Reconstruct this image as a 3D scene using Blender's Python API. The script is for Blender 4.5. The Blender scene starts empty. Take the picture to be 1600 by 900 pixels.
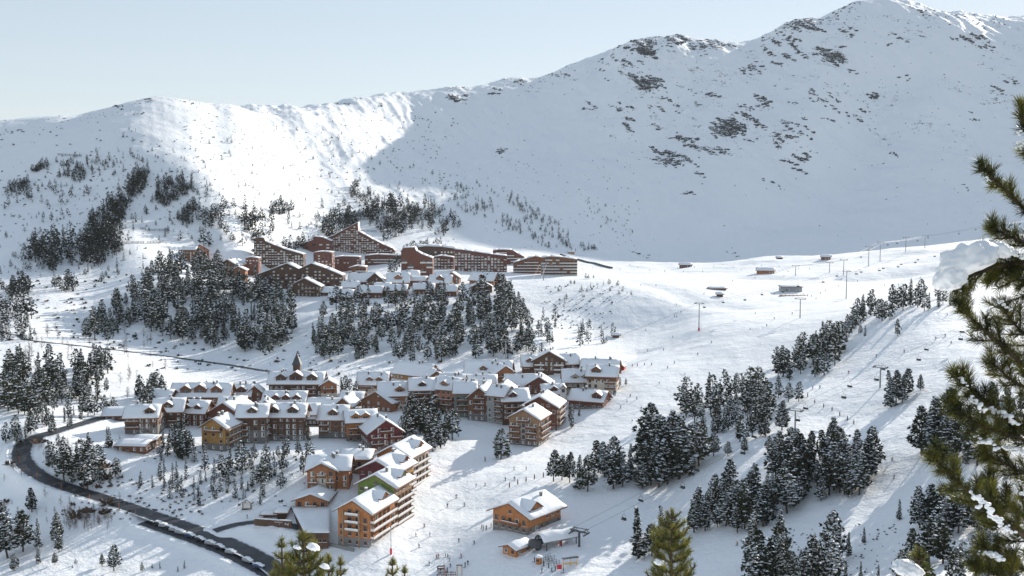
import bpy, bmesh, math, random
import numpy as np
from mathutils import Vector, Matrix
R = math.radians
SC = bpy.context.scene
COL = SC.collection
random.seed(7)
RNG = np.random.default_rng(11)
# ------------------------------------------------------------------ camera, sky, sun, exposure
F, CX, CY, YH = 1700.0, 800.0, 450.0, 300.0          # focal length and horizon of the 1600 x 900 photograph
TH = math.atan((CY - YH) / F)
cam = bpy.data.cameras.new('camera'); camo = bpy.data.objects.new('camera', cam); COL.objects.link(camo)
cam.sensor_width = 36; cam.lens = 36 * F / 1600; cam.clip_start = 0.1; cam.clip_end = 20000
camo.location = (0, 0, 0); camo.rotation_euler = (math.pi / 2 - TH, 0, 0)
SC.camera = camo
SUN_EL, SUN_AZ = 18.0, 36.0                           # degrees; azimuth to the right of the view direction
w = bpy.data.worlds.new('World'); SC.world = w; w.use_nodes = True
nt = w.node_tree; nt.nodes.clear()
sky = nt.nodes.new('ShaderNodeTexSky'); sky.sky_type = 'NISHITA'; sky.sun_disc = False
sky.sun_elevation = R(SUN_EL); sky.sun_rotation = R(SUN_AZ); sky.altitude = 2000; sky.air_density = 1.0; sky.dust_density = 0.3; sky.ozone_density = 2.0
bg = nt.nodes.new('ShaderNodeBackground'); bg.inputs[1].default_value = 0.15
wo = nt.nodes.new('ShaderNodeOutputWorld')
hs = nt.nodes.new('ShaderNodeHueSaturation'); hs.inputs['Saturation'].default_value = 1.02; hs.inputs['Value'].default_value = 1.36
gm = nt.nodes.new('ShaderNodeGamma'); gm.inputs[1].default_value = 0.36
nt.links.new(sky.outputs[0], gm.inputs[0]); nt.links.new(gm.outputs[0], hs.inputs['Color']); nt.links.new(hs.outputs[0], bg.inputs[0]); nt.links.new(bg.outputs[0], wo.inputs[0])
sl = bpy.data.lights.new('sun', 'SUN'); sl.energy = 3.2; sl.angle = R(0.55); sl.color = (1.0, 0.93, 0.84)
so = bpy.data.objects.new('sun', sl); COL.objects.link(so)
sd = Vector((math.cos(R(SUN_EL)) * math.sin(R(SUN_AZ)), math.cos(R(SUN_EL)) * math.cos(R(SUN_AZ)), math.sin(R(SUN_EL))))
so.rotation_euler = sd.to_track_quat('Z', 'Y').to_euler()
SC.view_settings.view_transform = 'Standard'; SC.view_settings.look = 'None'
SC.view_settings.exposure = 1.08; SC.view_settings.gamma = 1.0
SC.cycles.use_denoising = True
SC.cycles.max_bounces = 6; SC.cycles.diffuse_bounces = 5; SC.cycles.glossy_bounces = 2
SC.cycles.transmission_bounces = 2; SC.cycles.transparent_max_bounces = 6; SC.cycles.caustics_reflective = False

# ------------------------------------------------------------------ helpers
def ray(px, py):
    u, v = (px - CX) / F, (CY - py) / F
    return Vector((u, math.cos(TH) + v * math.sin(TH), -math.sin(TH) + v * math.cos(TH)))
def pt(px, py, Y):
    d = ray(px, py); return d * (Y / d.y)
def pix(P):
    x, y, z = P
    yc = y * math.sin(TH) + z * math.cos(TH); zc = y * math.cos(TH) - z * math.sin(TH)
    return CX + F * x / zc, CY - F * yc / zc

MATS = {}
def nmat(name):
    m = bpy.data.materials.new(name); m.use_nodes = True
    MATS[name] = m
    return m, m.node_tree, m.node_tree.nodes['Principled BSDF']
def N(t, kind, **kw):
    n = t.nodes.new(kind)
    for k, v in kw.items(): setattr(n, k, v)
    return n
def mixc(t, fac, a, b):
    n = t.nodes.new('ShaderNodeMix'); n.data_type = 'RGBA'
    for s, v in ((n.inputs[0], fac), (n.inputs[6], a), (n.inputs[7], b)):
        if hasattr(v, 'links'): t.links.new(v, s)
        else: s.default_value = v if not isinstance(v, tuple) or len(v) == 4 else (*v, 1)
    return n.outputs[2]
def mth(t, op, a, b=0.0, c=0.0, clamp=False):
    n = t.nodes.new('ShaderNodeMath'); n.operation = op; n.use_clamp = clamp
    for s, v in zip(n.inputs, (a, b, c)):
        if hasattr(v, 'links'): t.links.new(v, s)
        else: s.default_value = v
    return n.outputs[0]
def noise(t, vec, scale, detail=4, rough=0.55, out=0):
    n = t.nodes.new('ShaderNodeTexNoise'); n.inputs['Scale'].default_value = scale
    n.inputs['Detail'].default_value = detail; n.inputs['Roughness'].default_value = rough
    if vec is not None: t.links.new(vec, n.inputs['Vector'])
    return n.outputs[out]
def ramp(t, fac, lo, hi):
    n = t.nodes.new('ShaderNodeMapRange'); n.inputs[1].default_value = lo; n.inputs[2].default_value = hi
    n.interpolation_type = 'SMOOTHSTEP'
    t.links.new(fac, n.inputs[0]); return n.outputs[0]
def bump(t, h, strength, dist, normal=None):
    n = t.nodes.new('ShaderNodeBump'); n.inputs['Strength'].default_value = strength; n.inputs['Distance'].default_value = dist
    t.links.new(h, n.inputs['Height'])
    if normal is not None: t.links.new(normal, n.inputs['Normal'])
    return n.outputs[0]
def objco(t):
    return t.nodes.new('ShaderNodeTexCoord').outputs['Object']
def scaled(t, vec, s):
    n = t.nodes.new('ShaderNodeMapping'); n.inputs['Scale'].default_value = s
    t.links.new(vec, n.inputs[0]); return n.outputs[0]

def tag(o, label=None, cat=None, group=None, kind=None):
    if label: o['label'] = label
    if cat: o['category'] = cat
    if group: o['group'] = group
    if kind: o['kind'] = kind
    return o
def link(name, data, parent=None, mats=None):
    o = bpy.data.objects.new(name, data); COL.objects.link(o)
    if parent is not None: o.parent = parent
    return o
def empty(name, loc, rz=0.0):
    o = link(name, None); o.location = loc; o.rotation_euler = (0, 0, rz); o.empty_display_size = 0.2
    return o
class MB:
    """collects faces with material slots; build() makes ONE mesh"""
    def __init__(s): s.v = []; s.f = []; s.m = []
    def add(s, vs, fs, m=0):
        b = len(s.v); s.v += [tuple(p) for p in vs]
        s.f += [tuple(i + b for i in f) for f in fs]; s.m += [m] * len(fs)
        return s
    def box(s, c, d, m=0, rz=0.0, taper=1.0):
        x, y, z = c; a, b, h = d[0] / 2, d[1] / 2, d[2] / 2
        P = [(-a, -b, -h), (a, -b, -h), (a, b, -h), (-a, b, -h), (-a * taper, -b * taper, h), (a * taper, -b * taper, h), (a * taper, b * taper, h), (-a * taper, b * taper, h)]
        cs, sn = math.cos(rz), math.sin(rz)
        P = [(x + p[0] * cs - p[1] * sn, y + p[0] * sn + p[1] * cs, z + p[2]) for p in P]
        return s.add(P, [(0, 3, 2, 1), (4, 5, 6, 7), (0, 1, 5, 4), (1, 2, 6, 5), (2, 3, 7, 6), (3, 0, 4, 7)], m)
    def bar(s, a, b, r, m=0, n=5, r2=None):
        a, b = Vector(a), Vector(b); d = b - a
        if d.length < 1e-6: return s
        q = d.to_track_quat('Z', 'Y'); r2 = r if r2 is None else r2
        vs = []
        for i in range(n):
            t = 2 * math.pi * i / n
            e = q @ Vector((math.cos(t), math.sin(t), 0))
            vs += [a + e * r, b + e * r2]
        fs = [(2 * i, 2 * ((i + 1) % n), 2 * ((i + 1) % n) + 1, 2 * i + 1) for i in range(n)]
        fs += [tuple(2 * i for i in range(n))[::-1], tuple(2 * i + 1 for i in range(n))]
        return s.add(vs, fs, m)
    def prism(s, poly, y0, y1, m=0):
        """poly in x-z, extruded along y"""
        n = len(poly)
        vs = [(x, y0, z) for x, z in poly] + [(x, y1, z) for x, z in poly]
        fs = [tuple(range(n)), tuple(range(2 * n - 1, n - 1, -1))]
        fs += [(i, i + n, (i + 1) % n + n, (i + 1) % n) for i in range(n)]
        return s.add(vs, fs, m)
    def mesh(s, name, mats, smooth=False):
        me = bpy.data.meshes.new(name); me.from_pydata(s.v, [], s.f)
        for m in mats: me.materials.append(MATS[m] if isinstance(m, str) else m)
        if len(mats) > 1: me.polygons.foreach_set('material_index', np.array(s.m, dtype=np.int32))
        if smooth: me.polygons.foreach_set('use_smooth', np.ones(len(s.f), dtype=bool))
        me.update(); return me
    def build(s, name, mats, parent=None, smooth=False):
        if isinstance(mats, str): mats = [mats]
        return link(name, s.mesh(name, mats, smooth), parent)

# numpy gradient noise
_perm = np.random.default_rng(3).permutation(4096)
_grad = np.random.default_rng(4).normal(size=(4096, 2)); _grad /= np.linalg.norm(_grad, axis=1)[:, None]
def pnoise(x, y):
    xi, yi = np.floor(x).astype(np.int64), np.floor(y).astype(np.int64)
    fx, fy = x - xi, y - yi
    def g(i, j, dx, dy):
        h = _perm[(_perm[i & 4095] + j) & 4095]
        return _grad[h, 0] * dx + _grad[h, 1] * dy
    u, v = fx * fx * fx * (fx * (fx * 6 - 15) + 10), fy * fy * fy * (fy * (fy * 6 - 15) + 10)
    a = g(xi, yi, fx, fy) * (1 - u) + g(xi + 1, yi, fx - 1, fy) * u
    b = g(xi, yi + 1, fx, fy - 1) * (1 - u) + g(xi + 1, yi + 1, fx - 1, fy - 1) * u
    return (a * (1 - v) + b * v) * 1.5
def fbm(x, y, lam, octs=4, gain=0.5, ridged=False):
    s = np.zeros_like(x); a = 1.0; tot = 0
    for k in range(octs):
        n = pnoise(x / lam + 17.3 * k, y / lam - 9.1 * k)
        if ridged: n = 1 - 2 * np.abs(n)
        s += a * n; tot += a; a *= gain; lam /= 2.03
    return s / tot
def sstep(x, a, b):
    t = np.clip((x - a) / (b - a), 0, 1); return t * t * (3 - 2 * t)
# ------------------------------------------------------------------ terrain: heights from surveyed points, as one continuous sheet
CP = []     # (px, py, distance)
for l in '''
-300 905 364;0 905 362;200 905 360;430 905 360;640 905 355;800 905 345;950 905 338;1050 905 330;1150 905 312;1300 905 280;1450 905 245;1600 905 235;1900 905 235
20 800 416;200 790 415;300 826 398;170 860 383;300 870 378;400 870 374;45 700 455;200 720 452;380 790 415;-200 800 440;-300 700 470;300 700 475;210 690 478;480 720 450;540 860 376;600 850 378;690 745 455;640 690 500;450 680 510;320 650 540;190 670 504;100 640 548;0 600 602;-300 600 600;0 540 712;30 525 745;200 545 760;420 580 700;550 600 650;700 600 640;800 640 580;860 690 515
960 640 560;880 700 500;800 740 455;760 800 415;700 830 396;640 860 378;770 830 380;870 800 396;820 790 408;800 870 358;900 850 366;960 880 352;940 800 402;980 760 420;900 750 437
950 615 590;1000 590 620;850 585 660;950 560 705;760 570 690;1050 560 670;1100 510 760;1200 480 860;1150 450 980;1250 460 930;1400 445 980;1300 420 1130;1100 425 1200;1000 430 1150;960 420 1300;1000 408 1420;1200 404 1400;1400 390 1380;1500 380 1350;1700 350 1300
930 510 842;1000 500 852;930 470 882;1000 470 886;1050 505 836;1062 478 872;880 540 752;920 430 1080;1032 545 742
420 450 930;300 440 950;500 460 910;600 455 920;700 450 940;770 455 930;600 425 1080;750 425 1090;880 430 1060;550 396 1300;430 412 1200;680 405 1250;800 412 1200;330 410 1130
250 540 788;350 560 765;330 490 862;230 470 870;480 560 715;640 560 715;640 500 820;820 520 770;150 500 855;100 470 880;0 470 872;-300 470 872
0 420 1000;150 430 1000;250 420 1010;0 300 1240;200 300 1215;300 300 1218;200 220 1335;290 220 1375;345 220 1440;400 300 1340;200 380 1075;100 380 1070;0 360 1100;200 160 1500;100 300 1228;100 180 1480;0 189 1480;-300 300 1260;-300 200 1480;-300 420 1000
350 380 1150;350 300 1248;350 163 1660;500 340 1400;500 250 1690;500 163 2080;650 380 1380;650 340 1550;650 230 2150;650 140 2700;700 262 1980;800 390 1400;800 330 1640;800 250 2050;800 120 2700
900 395 1450;900 300 1790;900 180 2240;900 96 2600;1000 411 1600;1200 410 1620;1400 400 1600;1600 385 1550;1900 370 1550
1000 300 1880;1000 150 2260;1000 62 2550;1200 300 1900;1200 150 2300;1200 50 2600;1350 300 1930;1350 150 2350;1350 0 2800;1500 300 1950;1500 130 2420;1500 18 2880;1600 300 1950;1600 120 2450;1600 22 2930;1900 300 1950;1900 100 2500;1900 -20 3000
1030 765 420;1000 690 475;1100 720 428;1130 690 454;1130 640 512;1150 600 575;1220 690 425;1300 660 445;1250 610 510;1290 590 530;1300 540 605;1250 550 620;1400 600 472;1450 540 522;1440 490 590;1530 500 560;1560 560 468;1600 470 600;1330 790 343;1440 740 345;1200 800 358;1100 850 350;1500 700 345;1420 850 290;1600 650 375;1900 650 350;1900 480 600
'''.replace('\n', ';').split(';'):
    if l.strip(): CP.append(tuple(float(q) for q in l.split()))
SKY = [(-400, 205), (-200, 195), (0, 188), (60, 182), (120, 180), (180, 165), (210, 157), (245, 150), (300, 157), (345, 163), (420, 164), (490, 165), (540, 155), (590, 147), (650, 142), (690, 138), (712, 132), (730, 138), (760, 130), (810, 118), (825, 124), (860, 115), (900, 96), (950, 80), (985, 62), (1020, 58), (1065, 52), (1085, 62), (1110, 60), (1150, 67), (1185, 60), (1210, 45), (1240, 30), (1290, 25), (1320, 8), (1345, 0), (1400, -4), (1430, 2), (1470, 18), (1500, 16), (1540, 24), (1560, 23), (1580, 28), (1600, 22), (1800, 10), (2000, 20)]
RIDGE = [(-300, 1480), (0, 1480), (100, 1480), (200, 1500), (300, 1570), (350, 1660), (500, 2080), (650, 2700), (800, 2700), (900, 2600), (1000, 2550), (1200, 2600), (1350, 2800), (1500, 2880), (1600, 2930), (1900, 3000)]
def ae(px, py):
    d = ray(px, py); return d.x / d.y, d.z / d.y
C3 = []
for px, py, Y in CP:
    a, e = ae(px, py); C3.append((a, Y, e))
for px, py in SKY:
    a, e = ae(px, py); C3.append((a, np.interp(px, [q[0] for q in RIDGE], [q[1] for q in RIDGE]), e))
for px, Y in RIDGE:                                   # behind the ridges the ground falls away again
    py = np.interp(px, [p[0] for p in SKY], [p[1] for p in SKY])
    a, e = ae(px, py); C3.append((a, Y * 1.22, e - 0.05)); C3.append((a, Y * 1.7, e - 0.13))
for a in np.linspace(-0.95, 0.95, 8):                 # the hillside the camera stands on
    k = 0.035 * np.clip(a / 0.4, -0.5, 1)
    C3 += [(a, 3.5, -0.62), (a, 12, -0.47), (a, 35, -0.47 + k), (a, 80, -0.475 + k), (a, 150, -0.44 + k)]
C3 = np.array(C3)
KU, KV = 8.0, 5.0
PU, PV = C3[:, 0] * KU, np.log(C3[:, 1]) * KV
def _phi(r2): return np.where(r2 > 1e-12, 0.5 * r2 * np.log(np.maximum(r2, 1e-12)), 0)
n = len(C3)
Kk = _phi((PU[:, None] - PU) ** 2 + (PV[:, None] - PV) ** 2) + np.eye(n) * 0.012
Pm = np.stack([np.ones(n), PU, PV], 1)
A = np.block([[Kk, Pm], [Pm.T, np.zeros((3, 3))]])
W = np.linalg.solve(A, np.concatenate([C3[:, 2], np.zeros(3)]))
def tps(a, Y):
    u, v = a.ravel() * KU, np.log(Y.ravel()) * KV
    out = np.empty_like(u)
    for i in range(0, len(u), 20000):
        uu, vv = u[i:i + 20000], v[i:i + 20000]
        out[i:i + 20000] = _phi((uu[:, None] - PU) ** 2 + (vv[:, None] - PV) ** 2) @ W[:n] + W[n] + W[n + 1] * uu + W[n + 2] * vv
    return out.reshape(a.shape)
# coarse solve, then bilinear onto the fine fan grid
ac = np.linspace(-0.95, 0.95, 190); lc = np.linspace(math.log(3.2), math.log(5200), 300)
Ec = tps(*np.meshgrid(ac, np.exp(lc)))
def bil(G, xs, ys, x, y):
    fx = np.clip((x - xs[0]) / (xs[1] - xs[0]), 0, len(xs) - 1.001); fy = np.clip((y - ys[0]) / (ys[1] - ys[0]), 0, len(ys) - 1.001)
    i, j = fx.astype(int), fy.astype(int); tx, ty = fx - i, fy - j
    return (G[j, i] * (1 - tx) + G[j, i + 1] * tx) * (1 - ty) + (G[j + 1, i] * (1 - tx) + G[j + 1, i + 1] * tx) * ty
AG = np.concatenate([np.linspace(-0.93, -0.53, 40, endpoint=False), np.linspace(-0.53, 0.53, 860), np.linspace(0.53, 0.93, 41)[1:]])
YG = np.exp(np.concatenate([np.linspace(math.log(3.4), math.log(190), 60, endpoint=False), np.linspace(math.log(190), math.log(1000), 330, endpoint=False),
     np.linspace(math.log(1000), math.log(3300), 400, endpoint=False), np.linspace(math.log(3300), math.log(5000), 20)]))
GA, GY = np.meshgrid(AG, YG)
# smooth (cubic-ish) upsample of the coarse solve: solve is smooth enough for bilinear at this density
E = bil(Ec, ac, lc, GA, np.log(GY))
GX = GA * GY
GZ = E * GY
GPX = CX + F * GA * (math.cos(TH) - E * math.sin(TH)) ** -1 * 1.0
def pyof(Z, Y): e = Z / Y; return CY - F * (math.sin(TH) + e * math.cos(TH)) / (math.cos(TH) - e * math.sin(TH))
def pxof(X, Y, Z): return CX + F * X / (Y * math.cos(TH) - Z * math.sin(TH))
# bumps: gentle on the groomed runs, stronger on open hillside, rugged on the mountains
far = sstep(GY, 1350, 1900)
mid = sstep(GY, 420, 700)
GZ += far * (8.0 * fbm(GX, GY, 300, 4) + 11.0 * fbm(GX * 1.2 + .3 * GY, GY * .5, 130, 5, .55, ridged=True))
hill = sstep(GY, 1000, 1300) * (1 - far)
GZ += hill * (6.0 * fbm(GX, GY, 190, 5) + 1.2 * fbm(GX, GY, 45, 3))
GZ += (1 - far) * (1 - hill) * (0.55 * fbm(GX, GY, 36, 3) + 0.16 * fbm(GX + 500, GY, 9, 3))
# gullies and rolls that catch or lose the low sun
def gully(pts, depth, width):
    global GZ
    L = [pt(*p) for p in pts]; best = np.full(GX.shape, 1e9)
    for p, q in zip(L[:-1], L[1:]):
        dx, dy = q.x - p.x, q.y - p.y
        tt = np.clip(((GX - p.x) * dx + (GY - p.y) * dy) / (dx * dx + dy * dy), 0, 1)
        best = np.minimum(best, np.hypot(GX - p.x - tt * dx, GY - p.y - tt * dy))
    GZ = GZ - depth * np.exp(-(best / width) ** 2)
gully([(400, 205, 1780), (440, 250, 1600), (520, 325, 1450)], 12, 55)
gully([(548, 195, 2200), (575, 235, 2000), (625, 290, 1800)], 12, 55)
gully([(1230, 250, 2050), (1200, 330, 1830)], 26, 60); gully([(1400, 150, 2400), (1330, 260, 2080), (1290, 330, 1850)], 30, 70); gully([(1080, 120, 2350), (1040, 220, 2080)], 22, 60)
gully([(1290, 120, 2400), (1255, 230, 2130)], -20, 50); gully([(1480, 60, 2700), (1450, 180, 2300)], -26, 70); gully([(1000, 90, 2450), (960, 200, 2150)], -18, 60)
gully([(1010, 452, 960), (1080, 470, 890), (1150, 478, 860)], 2.2, 16); gully([(1060, 436, 1050), (1160, 432, 1090), (1250, 436, 1060)], 2.0, 18); gully([(1180, 412, 1260), (1320, 405, 1240), (1440, 395, 1200)], -3.0, 22)
gully([(1330, 432, 1040), (1430, 415, 1040), (1500, 405, 1040)], 3.0, 20); gully([(930, 590, 630), (1000, 545, 740)], 2.0, 12)
# rock faces
ROCK = '''1010 130 36 16 1;975 172 20 10 .8;985 197 30 12 .8;1075 217 30 12 .9;1100 232 26 8 .9;1150 198 42 20 1;1190 155 22 14 .8;1255 38 34 18 1;1235 82 26 15 .9;1305 85 30 16 1;1330 50 25 8 .7;1010 72 26 16 1;1065 62 22 9 1;1110 72 40 7 .9
1215 212 34 16 .7;1245 245 26 16 .8;1060 250 40 18 .9;1365 150 16 8 .8;1345 180 14 10 .6;1405 241 8 4 .8;1515 60 26 16 .8;1545 70 18 9 .7;1570 126 20 7 .8;1550 140 12 6 .6;705 148 26 8 1;770 142 10 5 .8;810 126 12 6 .9;885 118 22 7 .7;930 165 14 9 .7;785 238 6 12 .9
1085 275 14 8 .6;1070 300 10 6 .6;1160 112 16 8 .7;1180 105 20 9 .8;1120 205 26 12 .8;1040 165 40 12 .6;1150 165 40 10 .5;1280 160 50 24 .45;1240 190 40 20 .5;1400 60 10 12 .6;1440 20 14 6 .5;240 152 16 5 .7;60 186 40 5 .35;30 205 14 6 .5;195 166 10 6 .7;212 178 12 6 .5;300 160 30 5 .3;560 158 50 10 .35;600 172 30 12 .35;1190 280 30 10 .4;1520 175 16 10 .4;1000 400 30 5 .4;1150 395 30 6 .4;950 115 40 12 .5;1100 150 30 16 .5;1500 290 16 8 .3;1420 120 10 8 .4;990 95 30 10 .7;1320 110 20 10 .5;1200 25 14 8 .7'''
GRK = np.zeros_like(GZ)
ppx, ppy = pxof(GX, GY, GZ), pyof(GZ, GY)
for l in ROCK.replace('\n', ';').split(';'):
    x, y, rx, ry, k = (float(q) for q in l.split())
    q = ((ppx - x) / (rx * 1.25)) ** 2 + ((ppy - y) / (ry * 1.35)) ** 2
    GRK = np.maximum(GRK, k * np.exp(-q * 1.1) * (GY > 1200))
crest = [p[0] for p in SKY], [p[1] for p in SKY]
GRK = np.maximum(GRK, 0.34 * np.exp(-((ppy - np.interp(ppx, *crest)) / 14) ** 2) * (GY > 1300) * (fbm(GX, GY, 90, 2) > 0.05))
GRK *= np.clip(.62 + 1.3 * fbm(GX + .3 * GY, GY * .8, 70, 4, .6), .25, 1.25)
GRK = np.maximum(GRK, .52 * sstep(fbm(GX * .8 + GY * .3, GY * .7, 150, 4, .6, ridged=True), .22, .62) * far * sstep(ppx, 820, 1000) * sstep(400 - ppy, 60, 200))
rr = fbm(GX * 1.3 + GY * 0.25, GY * 1.1 - GX * 0.25, 75, 4, 0.6, ridged=True)
GZ += GRK * far * (9 * rr - 2 + 3.0 * fbm(GX, GY, 16, 3))
# skyline: bring each column's crest to the surveyed one
for it in range(3):
    P = pyof(GZ, GY); PX = pxof(GX, GY, GZ)
    P = np.where(GY > 1200, P, 9999)
    k = P.argmin(0); cols = np.arange(len(AG))
    tgt = np.interp(PX[k, cols], *crest)
    de = (P[k, cols] - tgt) / F * 1.0
    kw = (81, 51, 31)[it]; de = np.convolve(np.pad(de, kw // 2, 'edge'), np.hanning(kw + 2)[1:-1] / np.hanning(kw + 2).sum(), 'valid')
    yr = np.interp(PX[k, cols], [q[0] for q in RIDGE], [q[1] for q in RIDGE]); wgt = sstep(GY / yr[None, :], 0.62, 1.0)
    GZ += wgt * de[None, :] * GY
# ------------------------------------------------------------------ look-ups on the sheet
LYG = np.log(YG)
def ground(x, y):
    a = x / y
    i = int(np.clip(np.searchsorted(AG, a) - 1, 0, len(AG) - 2)); j = int(np.clip(np.searchsorted(YG, y) - 1, 0, len(YG) - 2))
    tx = min(max((a - AG[i]) / (AG[i + 1] - AG[i]), 0), 1); ty = min(max((y - YG[j]) / (YG[j + 1] - YG[j]), 0), 1)
    return float((GZ[j, i] * (1 - tx) + GZ[j, i + 1] * tx) * (1 - ty) + (GZ[j + 1, i] * (1 - tx) + GZ[j + 1, i + 1] * tx) * ty)
def at(px, py, ymin=150, ymax=3200):
    """first ground point seen through this pixel of the photograph"""
    d = ray(px, py); a = d.x / d.y; e = d.z / d.y
    i = int(np.clip(np.searchsorted(AG, a) - 1, 0, len(AG) - 2)); tx = (a - AG[i]) / (AG[i + 1] - AG[i])
    z = GZ[:, i] * (1 - tx) + GZ[:, i + 1] * tx
    s = (z - e * YG)
    ok = np.nonzero((s >= 0) & (YG > ymin) & (YG < ymax))[0]
    if len(ok) == 0: Y = ymax
    else:
        j = ok[0]
        if j == 0: Y = YG[0]
        else:
            t = s[j - 1] / (s[j - 1] - s[j]) if s[j - 1] < 0 else 0
            Y = YG[j - 1] + (YG[j] - YG[j - 1]) * t
    return Vector((a * Y, Y, ground(a * Y, Y)))
# ------------------------------------------------------------------ roads cut into the slope
def smooth_line(pts, n):
    pts = [Vector(p) for p in pts]; out = []
    for i in range(len(pts) - 1):
        p0, p1, p2, p3 = pts[max(i - 1, 0)], pts[i], pts[i + 1], pts[min(i + 2, len(pts) - 1)]
        for k in range(n):
            t = k / n
            out.append(0.5 * ((2 * p1) + (p2 - p0) * t + (2 * p0 - 5 * p1 + 4 * p2 - p3) * t * t + (3 * p1 - p0 - 3 * p2 + p3) * t ** 3))
    return out + [pts[-1]]
ROADS = {}
def road_line(name, pix_pts, width, n=8, ymin=250):
    L = smooth_line([at(x, y, ymin) for x, y in pix_pts], n)
    z = np.array([p.z for p in L]); k = 9
    z = np.convolve(np.pad(z, k // 2, 'edge'), np.ones(k) / k, 'valid')
    for p, q in zip(L, z): p.z = float(q)
    ROADS[name] = (L, width)
def carve(L, width, bank=5.0, lift=0.0):
    global GZ
    X = np.array([p.x for p in L]); Y = np.array([p.y for p in L]); Z = np.array([p.z for p in L])
    j0, j1 = np.searchsorted(YG, Y.min() - 30), np.searchsorted(YG, Y.max() + 30)
    sx, sy = GX[j0:j1], GY[j0:j1]
    best = np.full(sx.shape, 1e9); zz = np.zeros(sx.shape)
    for i in range(len(X) - 1):
        dx, dy = X[i + 1] - X[i], Y[i + 1] - Y[i]; l2 = dx * dx + dy * dy + 1e-9
        t = np.clip(((sx - X[i]) * dx + (sy - Y[i]) * dy) / l2, 0, 1)
        d = np.hypot(sx - X[i] - t * dx, sy - Y[i] - t * dy)
        m = d < best
        best[m] = d[m]; zz[m] = (Z[i] + t * (Z[i + 1] - Z[i]))[m]
    wg = 1 - sstep(best, width / 2 + 0.8, width / 2 + bank)
    GZ[j0:j1] = GZ[j0:j1] * (1 - wg) + (zz - 0.12 + lift) * wg
    # ploughed snow along both edges
    ridge = np.exp(-((best - width / 2 - 1.6) / 0.8) ** 2)
    GZ[j0:j1] += 0.7 * ridge * (0.7 + 0.6 * fbm(sx, sy, 6, 2))
road_line('valley_road', [(470, 925), (432, 890), (400, 868), (350, 845), (300, 826), (240, 806), (180, 785), (120, 766), (80, 752), (50, 735), (34, 715), (36, 697), (52, 685), (80, 676), (120, 664), (165, 652)], 9.0)
road_line('upper_road', [(-60, 500), (0, 520), (30, 524), (45, 531), (120, 540), (200, 549), (280, 560), (350, 570), (420, 580), (470, 586)], 5.5, ymin=560)
road_line('side_road', [(335, 830), (360, 822), (395, 816), (430, 816), (470, 826)], 6.0)
road_line('parking_lane', [(222, 816), (250, 826), (290, 840), (340, 859), (385, 880), (420, 900)], 6.0)
for k in ('valley_road', 'upper_road', 'side_road', 'parking_lane'): carve(*ROADS[k])
def strip(name, L, width, mat, dz=0.05, wig=0.0):
    m = MB(); prev = None
    for i, p in enumerate(L):
        d = (L[min(i + 1, len(L) - 1)] - L[max(i - 1, 0)]); d.z = 0; d.normalize()
        nrm = Vector((-d.y, d.x, 0)); row = []
        for k in range(7):
            o = (k / 6 - 0.5) * width * (1 + wig * math.sin(i * 0.7 + k))
            q = p + nrm * o; row.append((q.x, q.y, p.z + dz + 0.06 * (1 - (2 * k / 6 - 1) ** 2)))
        b = len(m.v); m.v += row
        if prev is not None:
            for k in range(6): m.f.append((prev + k, b + k, b + k + 1, prev + k + 1)); m.m.append(0)
        prev = b
    # winding so that the faces look up
    o = m.build(name, mat, smooth=True)
    me = o.data
    if sum(p.normal.z for p in me.polygons) < 0: me.flip_normals()
    ea = me.attributes.new('edge', 'FLOAT', 'POINT'); ea.data.foreach_set('value', [abs(2 * (i % 7) / 6 - 1) for i in range(len(me.vertices))])
    tag(o, kind='structure'); return o
m, t, b = nmat('asphalt')
co = objco(t); n1 = noise(t, co, 0.25, 5); n2 = noise(t, co, 3.0, 4)
c = mixc(t, ramp(t, n1, .35, .7), (.018, .021, .026), (.05, .055, .062)); c = mixc(t, mth(t, 'MULTIPLY', ramp(t, n2, .55, .8), .35), c, (.3, .32, .35))
ed = N(t, 'ShaderNodeAttribute', attribute_name='edge').outputs['Fac']; n3 = noise(t, co, .5, 5, .65)
c = mixc(t, ramp(t, mth(t, 'ADD', ed, mth(t, 'MULTIPLY', n3, .55)), 1.02, 1.22), c, (.72, .75, .79))
tr = mth(t, 'MULTIPLY', ramp(t, mth(t, 'ABSOLUTE', mth(t, 'SUBTRACT', ed, .42)), .10, .02), ramp(t, n1, .35, .6))
c = mixc(t, mth(t, 'MULTIPLY', tr, .4), c, (.012, .014, .017))
t.links.new(c, b.inputs['Base Color']); b.inputs['Roughness'].default_value = .55
m, t, b = nmat('road_snow')
co = objco(t); n1 = noise(t, co, 0.4, 5)
c = mixc(t, ramp(t, n1, .4, .6), (.10, .11, .12), (.6, .63, .66)); t.links.new(c, b.inputs['Base Color']); b.inputs['Roughness'].default_value = .7
strip('valley_road', *ROADS['valley_road'], 'asphalt')
strip('upper_road', *ROADS['upper_road'], 'asphalt')
strip('side_road', ROADS['side_road'][0], 6.0, 'asphalt', dz=0.02)
strip('parking_lane', ROADS['parking_lane'][0], 6.0, 'asphalt', dz=0.01)

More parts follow.
